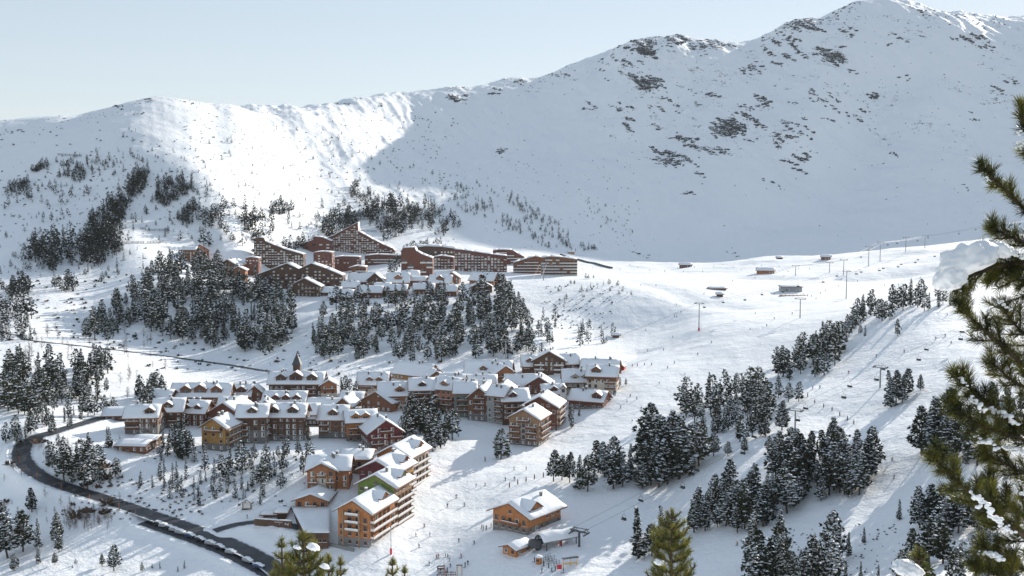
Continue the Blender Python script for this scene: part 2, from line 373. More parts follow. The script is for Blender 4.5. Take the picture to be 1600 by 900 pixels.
# ------------------------------------------------------------------ snow and rock
m, t, b = nmat('snow')
co = objco(t)
att = N(t, 'ShaderNodeAttribute', attribute_name='rock').outputs['Fac']
piste = N(t, 'ShaderNodeAttribute', attribute_name='piste').outputs['Fac']
lay = scaled(t, co, (1.0, 0.55, 2.2))
nr = noise(t, lay, 0.055, 7, .68); nr2 = noise(t, lay, 0.22, 5, .65)
rk = mth(t, 'ADD', mth(t, 'MULTIPLY', nr, .62), mth(t, 'MULTIPLY', nr2, .38))
thr = mth(t, 'SUBTRACT', .78, mth(t, 'MULTIPLY', att, .38))
rm = ramp(t, mth(t, 'SUBTRACT', rk, thr), -.005, .03)
rm = mth(t, 'MULTIPLY', rm, ramp(t, att, .06, .16))
nc = noise(t, co, 0.4, 6, .7)
rockc = mixc(t, ramp(t, nc, .3, .7), (.022, .027, .034), (.085, .09, .095))
sn = noise(t, co, 0.02, 4)
snowc = mixc(t, sn, (.89, .91, .925), (.93, .94, .95))
t.links.new(mixc(t, rm, snowc, rockc), b.inputs['Base Color'])
b.inputs['Roughness'].default_value = .62; b.inputs['Specular IOR Level'].default_value = .25
h1 = noise(t, co, .55, 5, .6); h2 = noise(t, scaled(t, co, (1, .4, 1)), .09, 5, .6); h3 = noise(t, co, .02, 6, .62)
bm1 = bump(t, h3, .36, 9.0)
bm2 = bump(t, h2, .16, 1.5, bm1)
wv = N(t, 'ShaderNodeTexWave'); wv.inputs['Scale'].default_value = .35; wv.inputs['Distortion'].default_value = 6; wv.inputs['Detail'].default_value = 3; wv.inputs['Detail Scale'].default_value = .6
t.links.new(scaled(t, co, (1.0, .25, .5)), wv.inputs[0])
hh = mth(t, 'ADD', mth(t, 'MULTIPLY', h1, mth(t, 'SUBTRACT', 1.0, mth(t, 'MULTIPLY', piste, .75))), mth(t, 'MULTIPLY', wv.outputs['Fac'], mth(t, 'MULTIPLY', piste, .0)))
vm = N(t, 'ShaderNodeTexVoronoi'); vm.inputs['Scale'].default_value = .22; t.links.new(co, vm.inputs['Vector'])
rot = N(t, 'ShaderNodeMapping'); rot.inputs['Rotation'].default_value = (0, 0, .55); t.links.new(co, rot.inputs[0])
wp = noise(t, co, .02, 3, .5, out=1); wa = N(t, 'ShaderNodeVectorMath', operation='MULTIPLY_ADD'); t.links.new(wp, wa.inputs[0]); wa.inputs[1].default_value = (18, 18, 0); t.links.new(rot.outputs[0], wa.inputs[2])
tk = noise(t, scaled(t, wa.outputs[0], (1.0, .07, .3)), .6, 5, .7)
hh = mth(t, 'ADD', hh, mth(t, 'MULTIPLY', tk, mth(t, 'MULTIPLY', piste, .55)))
hh = mth(t, 'ADD', hh, mth(t, 'MULTIPLY', vm.outputs['Distance'], mth(t, 'MULTIPLY', ramp(t, noise(t, co, .012, 2), .52, .62), .35)))
bm3 = bump(t, hh, .6, .6, bm2)
rb = bump(t, rk, 1.0, 14.0, bm3)
mixn = N(t, 'ShaderNodeMix', data_type='VECTOR'); t.links.new(rm, mixn.inputs[0]); t.links.new(bm3, mixn.inputs[4]); t.links.new(rb, mixn.inputs[5])
t.links.new(mixn.outputs[1], b.inputs['Normal'])

GPI = np.zeros_like(GZ)
def near_line(pts, width):
    global GPI
    L = [at(*p) for p in pts]
    best = np.full(GX.shape, 1e9)
    for p, q in zip(L[:-1], L[1:]):
        dx, dy = q.x - p.x, q.y - p.y; l2 = dx * dx + dy * dy + 1e-9
        tt = np.clip(((GX - p.x) * dx + (GY - p.y) * dy) / l2, 0, 1)
        best = np.minimum(best, np.hypot(GX - p.x - tt * dx, GY - p.y - tt * dy))
    GPI = np.maximum(GPI, 1 - sstep(best, width * .4, width * .6))
near_line([(640, 895), (700, 830), (790, 750), (900, 690), (990, 620), (1060, 560), (1120, 500), (1240, 460), (1340, 430)], 45)
near_line([(1420, 800), (1440, 720), (1330, 640), (1480, 560), (1560, 490)], 30)
near_line([(650, 340), (690, 360), (760, 375), (850, 395), (1000, 415), (1200, 412)], 40)
def sheet(name, j0, j1, i0, i1):
    X, Y, Z = GX[j0:j1, i0:i1], GY[j0:j1, i0:i1], GZ[j0:j1, i0:i1]
    nr, nc = X.shape
    V = np.stack([X, Y, Z], -1).reshape(-1, 3)
    idx = np.arange(nr * nc).reshape(nr, nc)
    Q = np.stack([idx[:-1, :-1], idx[:-1, 1:], idx[1:, 1:], idx[1:, :-1]], -1).reshape(-1, 4)
    me = bpy.data.meshes.new(name)
    me.vertices.add(len(V)); me.vertices.foreach_set('co', V.ravel().astype(np.float32))
    me.loops.add(Q.size); me.loops.foreach_set('vertex_index', Q.ravel().astype(np.int32))
    me.polygons.add(len(Q)); me.polygons.foreach_set('loop_start', np.arange(0, Q.size, 4, dtype=np.int32))
    me.polygons.foreach_set('loop_total', np.full(len(Q), 4, dtype=np.int32))
    me.update(calc_edges=True)
    me.polygons.foreach_set('use_smooth', np.ones(len(Q), dtype=bool))
    for nm, G in (('rock', GRK), ('piste', GPI)):
        at_ = me.attributes.new(nm, 'FLOAT', 'POINT'); at_.data.foreach_set('value', G[j0:j1, i0:i1].ravel().astype(np.float32))
    me.materials.append(MATS['snow']); me.validate()
    o = link(name, me); tag(o, kind='structure'); return o
JS = int(np.searchsorted(YG, 1480))
def make_terrain():
    sheet('snow_slope', 0, JS + 1, 0, len(AG))
    sheet('mountain', JS, len(YG), 0, len(AG))
# ------------------------------------------------------------------ building materials
def wood(name, c1, c2, plank=1.2, horiz=False):
    m, t, b = nmat(name); co = objco(t)
    n1 = noise(t, scaled(t, co, (.6, .6, 3) if horiz else (3, 3, .35)), plank, 4, .6); n2 = noise(t, co, .35, 3)
    c = mixc(t, ramp(t, n1, .3, .7), c1, c2); c = mixc(t, mth(t, 'MULTIPLY', ramp(t, n2, .45, .75), .35), c, tuple(.5 * q for q in c1))
    t.links.new(c, b.inputs['Base Color']); b.inputs['Roughness'].default_value = .75
    t.links.new(bump(t, n1, .4, .04), b.inputs['Normal'])
def plain(name, c, rough=.7, var=.25, sc=.6, metal=0.0):
    m, t, b = nmat(name); co = objco(t); n1 = noise(t, co, sc, 5, .6)
    t.links.new(mixc(t, n1, tuple(q * (1 - var) for q in c), tuple(min(1, q * (1 + var)) for q in c)), b.inputs['Base Color'])
    b.inputs['Roughness'].default_value = rough; b.inputs['Metallic'].default_value = metal
wood('wood_dark', (.068, .036, .022), (.155, .082, .048)); wood('wood_brown', (.14, .06, .032), (.28, .13, .065)); wood('wood_redbrown', (.115, .042, .029), (.21, .082, .053))
wood('wood_orange', (.36, .13, .042), (.56, .24, .085)); wood('wood_ochre', (.32, .17, .05), (.50, .28, .09)); wood('wood_darkred', (.10, .022, .026), (.17, .04, .042))
wood('wood_salmon', (.40, .17, .11), (.58, .28, .18)); wood('wood_tan', (.24, .14, .08), (.38, .24, .14)); wood('wood_amber', (.30, .12, .05), (.46, .2, .09))
plain('render_cream', (.58, .50, .40)); plain('render_grey', (.34, .335, .32)); plain('render_white', (.72, .70, .66)); plain('render_green', (.17, .24, .05)); plain('render_sage', (.22, .24, .20))
plain('concrete', (.22, .22, .215), sc=.3); plain('steel', (.30, .31, .32), .45, .2); plain('steel_dark', (.06, .063, .068), .5, .2); plain('cable', (.07, .072, .075), .5, .1)
plain('red_paint', (.55, .035, .045), .5, .15); plain('yellow_paint', (.75, .38, .02), .5, .15); plain('orange_paint', (.75, .2, .03), .5, .15); plain('black_cloth', (.02, .021, .026), .8, .3)
plain('white_paint', (.78, .78, .77), .5, .05); plain('rope', (.25, .2, .14), .8)
m, t, b = nmat('stone'); co = objco(t)
vo = N(t, 'ShaderNodeTexVoronoi'); vo.inputs['Scale'].default_value = 1.6; t.links.new(scaled(t, co, (1, 1, 1.6)), vo.inputs['Vector'])
n1 = noise(t, co, .8, 5); c = mixc(t, n1, (.13, .125, .115), (.36, .34, .31)); c = mixc(t, ramp(t, vo.outputs['Distance'], .1, .6), c, (.16, .15, .14))
t.links.new(c, b.inputs['Base Color']); b.inputs['Roughness'].default_value = .85; t.links.new(bump(t, vo.outputs['Distance'], .6, .12), b.inputs['Normal'])
m, t, b = nmat('glass'); b.inputs['Base Color'].default_value = (.022, .028, .036, 1); b.inputs['Roughness'].default_value = .12; b.inputs['Specular IOR Level'].default_value = .8
plain('curtain', (.62, .60, .55), .6, .2); plain('frame_white', (.70, .67, .62), .6, .1); plain('frame_wood', (.30, .17, .10), .6, .2)
m, t, b = nmat('roof_snow'); co = objco(t)
t.links.new(mixc(t, noise(t, co, .15, 4), (.82, .85, .875), (.88, .895, .91)), b.inputs['Base Color']); b.inputs['Roughness'].default_value = .6; b.inputs['Specular IOR Level'].default_value = .25
t.links.new(bump(t, noise(t, co, .7, 5, .6), .35, .35), b.inputs['Normal'])

# ------------------------------------------------------------------ shared window meshes (origin at the sill centre on the wall, -y outwards)
WINM = {}
def window_mesh(kind, w, h):
    k = (kind, round(w, 1), round(h, 1))
    if k in WINM: return WINM[k]
    m = MB(); f = .13
    for c, d in (((-w / 2 + f / 2, -.05, h / 2), (f, .16, h)), ((w / 2 - f / 2, -.05, h / 2), (f, .16, h)), ((0, -.05, h - f / 2), (w - 2 * f, .16, f)), ((0, -.05, f / 2), (w - 2 * f, .16, f)), ((0, -.04, h / 2), (.07, .10, h - 2 * f))):
        m.box(c, d, 0)
    m.box((-w / 4 + f / 4, -.012, h / 2), (w / 2 - f, .04, h - 2 * f), 1); m.box((w / 4 - f / 4, -.012, h / 2), (w / 2 - f, .04, h - 2 * f), 2)
    m.box((0, -.12, -.04), (w + .2, .28, .07), 3)
    mats = {'white': ['frame_white', 'curtain', 'glass', 'roof_snow'], 'dark': ['frame_wood', 'glass', 'glass', 'roof_snow'], 'pale': ['frame_white', 'glass', 'glass', 'roof_snow']}[kind]
    WINM[k] = m.mesh('window', mats); return WINM[k]
FOOT = []      # footprints, kept clear of trees
def snow_sheet(m, pts_fn, nu, nv, thick, slot, seed=0):
    """pts_fn(u, v) -> roof-surface point; snow lies on it with a rounded rim"""
    rs = np.random.default_rng(seed); base = len(m.v); top = []
    ph = rs.uniform(0, 50, 2)
    for j in range(nv + 1):
        for i in range(nu + 1):
            u, v = i / nu, j / nv; p = Vector(pts_fn(u, v))
            ed = min(u, 1 - u) * nu, min(v, 1 - v) * nv
            k = 0.55 if min(ed) < .5 else (0.92 if min(ed) < 1.5 else 1.0)
            nz = float(pnoise(np.array([p.x * .22 + ph[0]]), np.array([p.y * .22 + ph[1]]))[0]) + .5 * float(pnoise(np.array([p.x * .6 + ph[1]]), np.array([p.y * .6]))[0])
            jx, jy = (rs.uniform(-.16, .16), rs.uniform(-.16, .16)) if min(ed) < .5 and thick > .35 else (0, 0)
            m.v.append((p.x + jx, p.y + jy, p.z + thick * k * max(.15, 1 + .6 * nz)))
    for j in range(nv):
        for i in range(nu):
            a = base + j * (nu + 1) + i; m.f.append((a, a + 1, a + nu + 2, a + nu + 1)); m.m.append(slot)
    rim = [base + i for i in range(nu + 1)] + [base + j * (nu + 1) + nu for j in range(1, nv + 1)] + [base + nv * (nu + 1) + i for i in range(nu - 1, -1, -1)] + [base + j * (nu + 1) for j in range(nv - 1, 0, -1)]
    uv = [(i / nu, 0) for i in range(nu + 1)] + [(1, j / nv) for j in range(1, nv + 1)] + [(i / nu, 1) for i in range(nu - 1, -1, -1)] + [(0, j / nv) for j in range(nv - 1, 0, -1)]
    b2 = len(m.v)
    for q in uv:
        p = pts_fn(*q); m.v.append((p[0], p[1], p[2] + .01))
    n = len(rim)
    for k in range(n):
        m.f.append((rim[k], b2 + k, b2 + (k + 1) % n, rim[(k + 1) % n])); m.m.append(slot)
SEED = [0]
def gable_roof(root, w, D, H, rise, eave=1.1, ov=1.2, t=.32, mat='wood_brown', snow=.65, name='roof', x0=0.0, y0=0.0):
    tp = rise / (w / 2); m = MB(); xo = w / 2 + eave; zl = H - eave * tp
    poly = [(x0 - xo, zl), (x0, H + rise), (x0 + xo, zl), (x0 + xo, zl + t), (x0, H + rise + t), (x0 - xo, zl + t)]
    m.prism(poly, y0 - ov, y0 + D + ov); rf = m.build(name, mat, root)
    SEED[0] += 1; s = MB(); ns = max(4, int(D / 2.2)); half = max(3, int(w / 3.2))
    def fn(u, v):
        x = (u * 2 - 1) * (xo - .22); return (x0 + x, y0 - ov + .22 + v * (D + 2 * ov - .44), H + rise + t - abs(x) * tp)
    snow_sheet(s, fn, 2 * half, ns, snow, 0, SEED[0])
    so_ = s.build('snow', 'roof_snow', rf, smooth=True)
    return rf
def place(px, py, Y=None, z=None):
    P = at(px, py) if Y is None else pt(px, py, Y)
    if z is not None: P.z = z
    return P
def put(obj_name, me, root, p, rz):
    o = link(obj_name, me, root); o.location = p; o.rotation_euler = (0, 0, rz); return o
SIDES = {'front': lambda w, D: (lambda u, z, o: (u, -o, z), 0.0, w), 'back': lambda w, D: (lambda u, z, o: (-u, D + o, z), math.pi, w),
         'right': lambda w, D: (lambda u, z, o: (w / 2 + o, D / 2 + u, z), math.pi / 2, D), 'left': lambda w, D: (lambda u, z, o: (-w / 2 - o, D / 2 - u, z), -math.pi / 2, D)}
BALM = {}
def balcony_mesh(L, rail, dp=1.5):
    k = (round(L * 2) / 2, rail, dp)
    if k in BALM: return BALM[k]
    L = k[0]; m = MB()
    m.box((0, -dp / 2, -.09), (L, dp, .18), 0)
    m.box((0, -dp + .05, .62), (L, .08, .62), 1); m.box((0, -dp + .05, .16), (L, .05, .1), 1)
    for s_ in (-1, 1): m.box((s_ * (L / 2 - .04), -dp / 2, .55), (.07, dp - .14, .8), 1)
    nn = max(2, int(L / 2.4))
    for i in range(nn + 1): m.box((-L / 2 + .06 + (L - .12) * i / nn, -dp + .12, .5), (.1, .06, 1.0), 0)
    m.box((0, -dp + .04, 1.0), (L + .1, .2, .17), 2, taper=.8)
    BALM[k] = m.mesh('balcony', ['wood_brown', rail, 'roof_snow']); return BALM[k]
def dormer(root, x, y, zr, wd, hd, dp, side, wall, big=False):
    """small gabled dormer standing on the roof slope, looking towards +x (side=1) or -x (side=-1)"""
    m = MB(); r = wd * .32
    m.prism([(-wd / 2, -1.8), (wd / 2, -1.8), (wd / 2, hd), (0, hd + r), (-wd / 2, hd)], 0, dp, 0)
    e = .6; q = r / (wd / 2)
    m.prism([(-wd / 2 - e, hd - e * q), (0, hd + r), (wd / 2 + e, hd - e * q), (wd / 2 + e, hd - e * q + .2), (0, hd + r + .2), (-wd / 2 - e, hd - e * q + .2)], -.8, dp, 1)
    def fn(u, v):
        xx = (u * 2 - 1) * (wd / 2 + e - .12); return (xx, -.66 + v * (dp + .6), hd + r + .2 - abs(xx) * q)
    SEED[0] += 1; snow_sheet(m, fn, 6, 4, .34, 2, SEED[0])
    m.box((0, -.06, hd * .5), (wd * .5, .12, hd * .62), 3); m.box((0, -.10, hd * .5), (.08, .08, hd * .62), 4)
    o = m.build('dormer', [wall, 'wood_brown', 'roof_snow', 'glass', 'frame_white'], root)
    o.location = (x, y, zr); o.rotation_euler = (0, 0, math.pi / 2 * side); return o
def chimney(root, x, y, z0, h=1.5, wd=.8):
    m = MB(); m.box((0, 0, h / 2 - .6), (wd, wd, h + 1.2), 0); m.box((0, 0, h + .06), (wd + .25, wd + .25, .14), 0); m.box((0, 0, h + .3), (wd + .2, wd + .2, .38), 1, taper=.75)
    o = m.build('chimney', ['stone', 'roof_snow'], root); o.location = (x, y, z0); return o
def chalet(label, px, py, W, H, rise, D, yaw=0, ridge='y', wall='wood_brown', base=None, win='white', faces=None, balc=(), rail='wood_brown', dorm=(), chim=1, name='chalet', cat='building', Y=None, z=None, snow=.42, gablewall=None, group=None, meters=False, storey=2.8, eave=1.5, flatwin=False, sidewall=None):
    P = place(px, py, Y, z); s = F / P.y
    ya = R(yaw)
    Wm, Hm, Rm = (W, H, rise) if meters else (W / s / max(.5, math.cos(ya)), H / s, rise / s)
    if ridge == 'y': w_, d_ = Wm, D; rot = ya; org = P.copy()
    else:
        w_, d_ = D, Wm; rot = ya - math.pi / 2
        off = Vector((-d_ / 2, w_ / 2, 0)); off.rotate(Matrix.Rotation(ya, 3, 'Z')); org = P + off
    root = empty(name, org, rot)
    tag(root, label, cat, group)
    FOOT.append((P.x + (-math.sin(ya)) * (D / 2), P.y + math.cos(ya) * (D / 2), max(Wm, D) * .55))
    w2 = w_ / 2
    bh = base[1] if base else 0
    m = MB(); m.prism([(-w2, bh - (0 if base else 7)), (w2, bh - (0 if base else 7)), (w2, Hm), (0, Hm + Rm), (-w2, Hm)], 0, d_, 0)
    m.build('wall', wall, root)
    if base:
        m = MB(); m.box((0, d_ / 2, (bh - 7) / 2), (w_ + .16, d_ + .16, bh + 7)); m.build('base_wall', base[0], root)
    if gablewall:                                     # a differently coloured panel set into a gable
        gw, gm, g0, g1, gs = gablewall
        m = MB(); m.box((0, 0, (g0 + g1) / 2), (gw, .14, g1 - g0)); o = m.build('wall_panel', gm, root); fn_, rz_, _ = SIDES[gs](w_, d_); o.location = fn_(0, 0, .04); o.rotation_euler = (0, 0, rz_)
    rf = gable_roof(root, w_, d_, Hm, Rm, eave=eave, snow=snow)
    if sidewall:
        sm, ss = sidewall; fn_, rz_, L_ = SIDES[ss](w_, d_); m = MB(); m.box((0, 0, (bh + Hm) / 2), (L_ - .1, .10, Hm - bh - .3)); o = m.build('wall_cladding', sm, root); o.location = fn_(0, 0, .03); o.rotation_euler = (0, 0, rz_)
    # windows row by row on the faces that can be seen
    vis = faces or (('front', 'right', 'left') if ridge == 'y' else ('right', 'front', 'back'))
    nst = max(1, int((Hm + .3) / storey))
    rs = random.Random(int(px * 7 + py))
    if not balc and nst >= 2 and name == 'chalet':
        ms = 'front' if ridge == 'y' else 'right'; a0 = rs.choice((.04, .5, .08)); balc = [(ms, tuple(range(1, nst)), (a0, a0 + rs.uniform(.34, .46)))]
    for side in vis:
        fn_, rz_, L_ = SIDES[side](w_, d_); wn = 1.25; top = side in ('front', 'back')
        nc = max(1, int(L_ / 2.9))
        for r_ in range(nst + (1 if top and Rm > 2.2 else 0)):
            zc = r_ * storey + .85
            if zc < -.5: continue
            for c_ in range(nc):
                u = (c_ + .5) / nc * L_ - L_ / 2
                if zc + 1.5 > Hm and (not top or zc + 1.9 > Hm + Rm * (1 - (abs(u) + .8) / w2)): continue
                if rs.random() < .10: continue
                kind = win if rs.random() < .72 else ('dark' if win != 'dark' else 'pale')
                door = any(b_[0] == side and r_ in b_[1] for b_ in balc)
                me = window_mesh(kind, 1.5 if door else wn, 2.0 if door else 1.35)
                put('window', me, root, fn_(u, zc - (.6 if door else 0), .09 if r_ * storey < bh else .02 if not sidewall and not gablewall else .12), rz_)
    for side, rows, *fr in balc:
        fn_, rz_, L_ = SIDES[side](w_, d_)
        a, b_ = fr[0] if fr else (.04, .96)
        L = (b_ - a) * L_; me = balcony_mesh(L, rail)
        for r_ in rows: put('balcony', me, root, fn_(((a + b_) / 2 - .5) * L_, r_ * storey + .12, .1), rz_)
    for q in dorm:                                    # (fraction along ridge, width, side)
        f_, wd, sd_, *hk = q; wd *= 1 if hk else 1.25; hd = wd * (hk[0] if hk else .42)
        zf = .42; xx = w2 * zf * 1.0
        dormer(root, sd_ * (w2 * .86), f_ * d_, Hm + Rm * .14 + .3, wd, hd, w2 * .8, sd_, wall)
    for k in range(chim + (1 if chim and name == 'chalet' else 0)):
        f_ = rs.uniform(.2, .8); xx = rs.uniform(-.35, .35) * w2
        chimney(rf, xx, f_ * d_, Hm + Rm * (1 - abs(xx) / w2) + .5)
    return root
# ------------------------------------------------------------------ lower village
C = chalet
GV = 'chalets of the lower village'
# left cluster
C('dark chalet with stone base and side balconies at the left end of the village', 221, 679, 50, 29, 14, 12, 5, 'x', 'wood_dark', ('stone', 4.2), balc=[('right', (1, 2), (.02, .45))], dorm=[(.75, 3.4, 1)], group=GV)
C('dark brown chalet with one dormer, second from the left end of the village', 262, 669, 46, 28, 15, 13, 5, 'x', 'wood_dark', ('stone', 2.8), balc=[('right', (1,), (.5, .95))], dorm=[(.5, 3.4, 1)], group=GV)
C('reddish chalet with twin dormers between dark chalets at the village left', 300, 665, 42, 22, 14, 12, -8, 'x', 'wood_redbrown', balc=[('right', (0, 1), (.02, .4))], dorm=[(.3, 2.6, 1), (.7, 2.6, 1)], group=GV)
C('red brown gabled chalet directly behind the ochre chalet', 350, 669, 58, 22, 18, 18, -14, 'y', 'wood_redbrown', win='dark', group=GV)
C('ochre yellow wooden chalet with stacked side balconies below the village', 334, 704, 40, 38, 13, 13, -14, 'y', 'wood_ochre', ('stone', 3.2), balc=[('right', (1, 2, 3)), ('front', (3,), (.15, .85)), ('left', (1, 2, 3), (.1, .6))], rail='wood_tan', group=GV)
C('dark chalet on a tall stone base right of the ochre chalet', 394, 693, 46, 44, 14, 13, 4, 'x', 'wood_dark', ('stone', 6), dorm=[(.5, 3.2, 1)], group=GV)
C('long dark chalet with two roof dormers left of the covered footbridge', 440, 689, 72, 40, 15, 14, 0, 'x', 'wood_dark', ('stone', 2.8), balc=[('right', (1, 2), (.02, .3))], dorm=[(.32, 3.6, 1), (.74, 3.6, 1)], chim=2, group=GV)
C('long chalet with three wide snowy dormers at the back left of the village', 312, 630, 92, 12, 16, 14, 0, 'x', 'wood_brown', dorm=[(.25, 4.6, 1), (.5, 5.2, 1), (.78, 4.6, 1)], chim=2, group=GV)
C('small snow roofed chalet left of the long three dormer chalet', 250, 632, 32, 11, 10, 10, -10, 'x', 'wood_dark', group=GV)
C('low dark building at the far left edge of the village', 182, 657, 38, 9, 8, 11, 8, 'x', 'wood_dark', chim=0, group=GV)
C('narrow chalet with one dormer behind the long dark chalets', 377, 628, 28, 11, 14, 11, 0, 'x', 'wood_brown', dorm=[(.5, 4, 1)], group=GV)
C('tall narrow gabled chalet beside the one dormer chalet', 398, 628, 22, 15, 10, 12, 10, 'y', 'wood_brown', group=GV)
C('broad flat roofed wooden shed below the left end of the village', 205, 707, 46, 11, 4, 10, -6, 'x', 'wood_brown', chim=0, name='shed', cat='shed', snow=.5)
C('flat roofed wooden shed half hidden behind another shed', 226, 697, 34, 10, 3, 8, -6, 'x', 'wood_dark', chim=0, name='shed', cat='shed', snow=.5)
w1 = C('large dark chalet with three dormers and a pointed turret', 462, 625, 84, 27, 14, 15, 0, 'x', 'wood_dark', ('stone', 2.8), balc=[('right', (1, 2), (.1, .3)), ('right', (1, 2), (.42, .6)), ('right', (1, 2), (.72, .9))], dorm=[(.22, 4.4, 1), (.5, 5.6, 1), (.8, 4.4, 1)], chim=2, group=GV)
m = MB(); m.box((0, 0, 1), (4, 4, 6), 0); m.add([(-2.6, -2.6, 4), (2.6, -2.6, 4), (2.6, 2.6, 4), (-2.6, 2.6, 4), (0, 0, 11)], [(0, 1, 4), (1, 2, 4), (2, 3, 4), (3, 0, 4), (3, 2, 1, 0)], 1)
tu = m.build('turret', ['wood_dark', 'steel_dark'], w1); tu.location = (-3, 14, 14.5)
C('small chalet with cream lower wall right of the turret chalet', 514, 625, 24, 24, 7, 12, 10, 'y', 'wood_amber', ('render_cream', 4), balc=[('front', (2,), (.1, .9))], group=GV)
C('low chalet with three red dormers in front of the turret chalet', 443, 637, 66, 8, 14, 14, 0, 'x', 'wood_redbrown', dorm=[(.3, 3.4, 1), (.55, 3.4, 1), (.8, 3.4, 1)], group=GV)
C('grey brown chalet with stone wall right of the covered footbridge', 520, 685, 44, 32, 16, 13, 0, 'x', 'wood_brown', ('stone', 3.2), balc=[('right', (1, 2), (.02, .35))], dorm=[(.5, 3.4, 1)], group=GV)
C('orange chalet with two dormers joined to the dark red chalet', 566, 690, 46, 33, 13, 13, 14, 'x', 'wood_orange', ('stone', 2.8), win='dark', balc=[('right', (1, 2), (.05, .45))], dorm=[(.3, 3, 1), (.62, 3, 1)], group=GV)
C('dark red gabled chalet on pale stone with front balconies', 603, 705, 50, 31, 18, 17, 20, 'y', 'wood_darkred', ('stone', 4.6), balc=[('front', (1, 2), (.04, .42)), ('front', (1, 2), (.62, .97)), ('front', (3,), (.3, .7))], rail='wood_redbrown', group=GV)
C('low snow covered roof in the middle of the left village', 510, 647, 60, 9, 12, 14, 0, 'x', 'wood_dark', group=GV)
C('brown gabled chalet with an orange side turned half left', 588, 642, 50, 15, 15, 17, -26, 'y', 'wood_brown', sidewall=('wood_amber', 'right'), group=GV)
C('cream and amber chalet with long white roof above the dark red chalet', 622, 641, 58, 25, 16, 14, 8, 'x', 'wood_amber', ('render_cream', 3), dorm=[(.55, 3.6, 1)], group=GV)
C('brown and cream chalet with two eyebrow dormers at the village back', 582, 614, 46, 15, 15, 13, 0, 'x', 'wood_brown', ('render_cream', 2.6), dorm=[(.4, 2.8, 1), (.72, 2.8, 1)], group=GV)
C('chalet with a yellow end gable below the forest', 640, 594, 58, 10, 15, 14, -34, 'x', 'wood_ochre', chim=2, group=GV)
C('dark chalet with balconies left of the salmon building', 660, 641, 38, 34, 14, 12, 6, 'x', 'wood_dark', balc=[('right', (1, 2, 3), (.1, .9))], dorm=[(.5, 3, 1)], group=GV)
C('salmon pink building in the village centre', 693, 642, 40, 36, 14, 13, -24, 'x', 'wood_salmon', ('wood_redbrown', 4), win='dark', balc=[('right', (1, 2), (.3, .9))], dorm=[(.5, 3.2, 1)], group=GV)
# smaller chalets filling the gaps
for lab, x, y, W_, H_, r_, D_, yw, rg, wl in (('low snowy roof between the turret chalet and the long dark chalet', 474, 655, 44, 9, 12, 12, 0, 'x', 'wood_redbrown'), ('narrow brown gable behind the grey brown chalet', 536, 646, 26, 13, 11, 14, -8, 'y', 'wood_brown'), ('brown roof squeezed behind the red brown gable on the left', 362, 645, 40, 10, 12, 12, 6, 'x', 'wood_brown'), ('small brown gable above the long dark chalet', 414, 650, 26, 14, 10, 12, 8, 'y', 'wood_brown'), ('amber roofed chalet above the sage green building', 745, 624, 42, 14, 13, 12, 0, 'x', 'wood_amber'), ('brown gable between sage green and grey buildings', 783, 630, 34, 18, 12, 14, -14, 'y', 'wood_brown'), ('brown roofed chalet behind the bell tower', 866, 632, 34, 18, 11, 12, 8, 'x', 'wood_brown'), ('redbrown roof above the salmon pink building', 704, 612, 38, 12, 13, 12, -10, 'x', 'wood_redbrown'), ('small gabled chalet right of the yellow end gable', 682, 602, 28, 12, 10, 12, 12, 'y', 'wood_brown'), ('low chalet right of the turret chalet behind the pines', 548, 634, 34, 9, 10, 12, -6, 'x', 'wood_brown')):
    C(lab, x, y, W_, H_, r_, D_, yw, rg, wl, dorm=[(.5, 3, 1)] if rg == 'x' else (), group=GV)
# covered footbridge between two chalets
P = at(486, 684); z = P.z
fb = empty('covered_footbridge', (P.x, P.y + 2, z)); tag(fb, 'dark covered footbridge with lit windows between two chalets', 'footbridge')
m = MB(); m.box((0, 0, 7.4), (9.5, 4, 2.8)); m.build('wall', 'wood_dark', fb); m = MB(); m.box((0, -.3, 5.6), (9.5, 4.2, .8)); m.build('beam', 'render_sage', fb)
for k in range(5): put('window', window_mesh('white', 1.2, 1.2), fb, (-3.6 + 1.8 * k, -2.02, 6.9), 0)
m = MB(); snow_sheet(m, lambda u, v: ((u - .5) * 9.4, (v - .5) * 4.8, 8.85), 8, 4, .5, 0, 77); m.build('snow', 'roof_snow', fb, smooth=True)
# right cluster
C('sage green walled building left of the brown gable at the village centre', 727, 652, 34, 40, 13, 13, 0, 'x', 'render_sage', balc=[('right', (1, 2, 3), (.1, .9))], group=GV)
C('brown wooden gable with four balcony rows over stone arches', 749, 658, 36, 38, 15, 17, -12, 'y', 'wood_brown', ('stone', 4.2), balc=[('front', (2, 3, 4), (.25, .75))], group=GV)
C('tall grey rendered building beside the brown gable with arches', 774, 662, 27, 46, 12, 13, -28, 'x', 'render_grey', win='pale', chim=2, group=GV)
C('dark chalet with many balconies left of the red brown gable', 806, 664, 42, 40, 14, 13, 10, 'x', 'wood_dark', balc=[('right', (1, 2, 3), (.04, .96))], dorm=[(.4, 3.2, 1)], group=GV)
C('red brown gabled building behind the front chalet by the piste', 843, 672, 54, 38, 15, 18, -14, 'y', 'wood_redbrown', win='pale', balc=[('right', (1, 2, 3)), ('front', (3,), (.3, .7))], rail='wood_tan', group=GV)
C('brown chalet with wraparound balconies nearest the main piste', 818, 696, 46, 44, 13, 16, -20, 'y', 'wood_tan', ('stone', 2.8), balc=[('right', (1, 2, 3)), ('front', (1, 2, 3), (.03, .4)), ('front', (1, 2, 3), (.6, .97)), ('front', (4,), (.3, .7))], rail='wood_brown', gablewall=(3, 'render_grey', 2.6, 11, 'front'), group=GV)
C('long red brown chalet in the middle of the village', 815, 614, 50, 12, 14, 13, 0, 'x', 'wood_redbrown', group=GV)
C('red brown gable with four lit windows in the middle of the village', 842, 616, 38, 15, 12, 14, -6, 'y', 'wood_redbrown', group=GV)
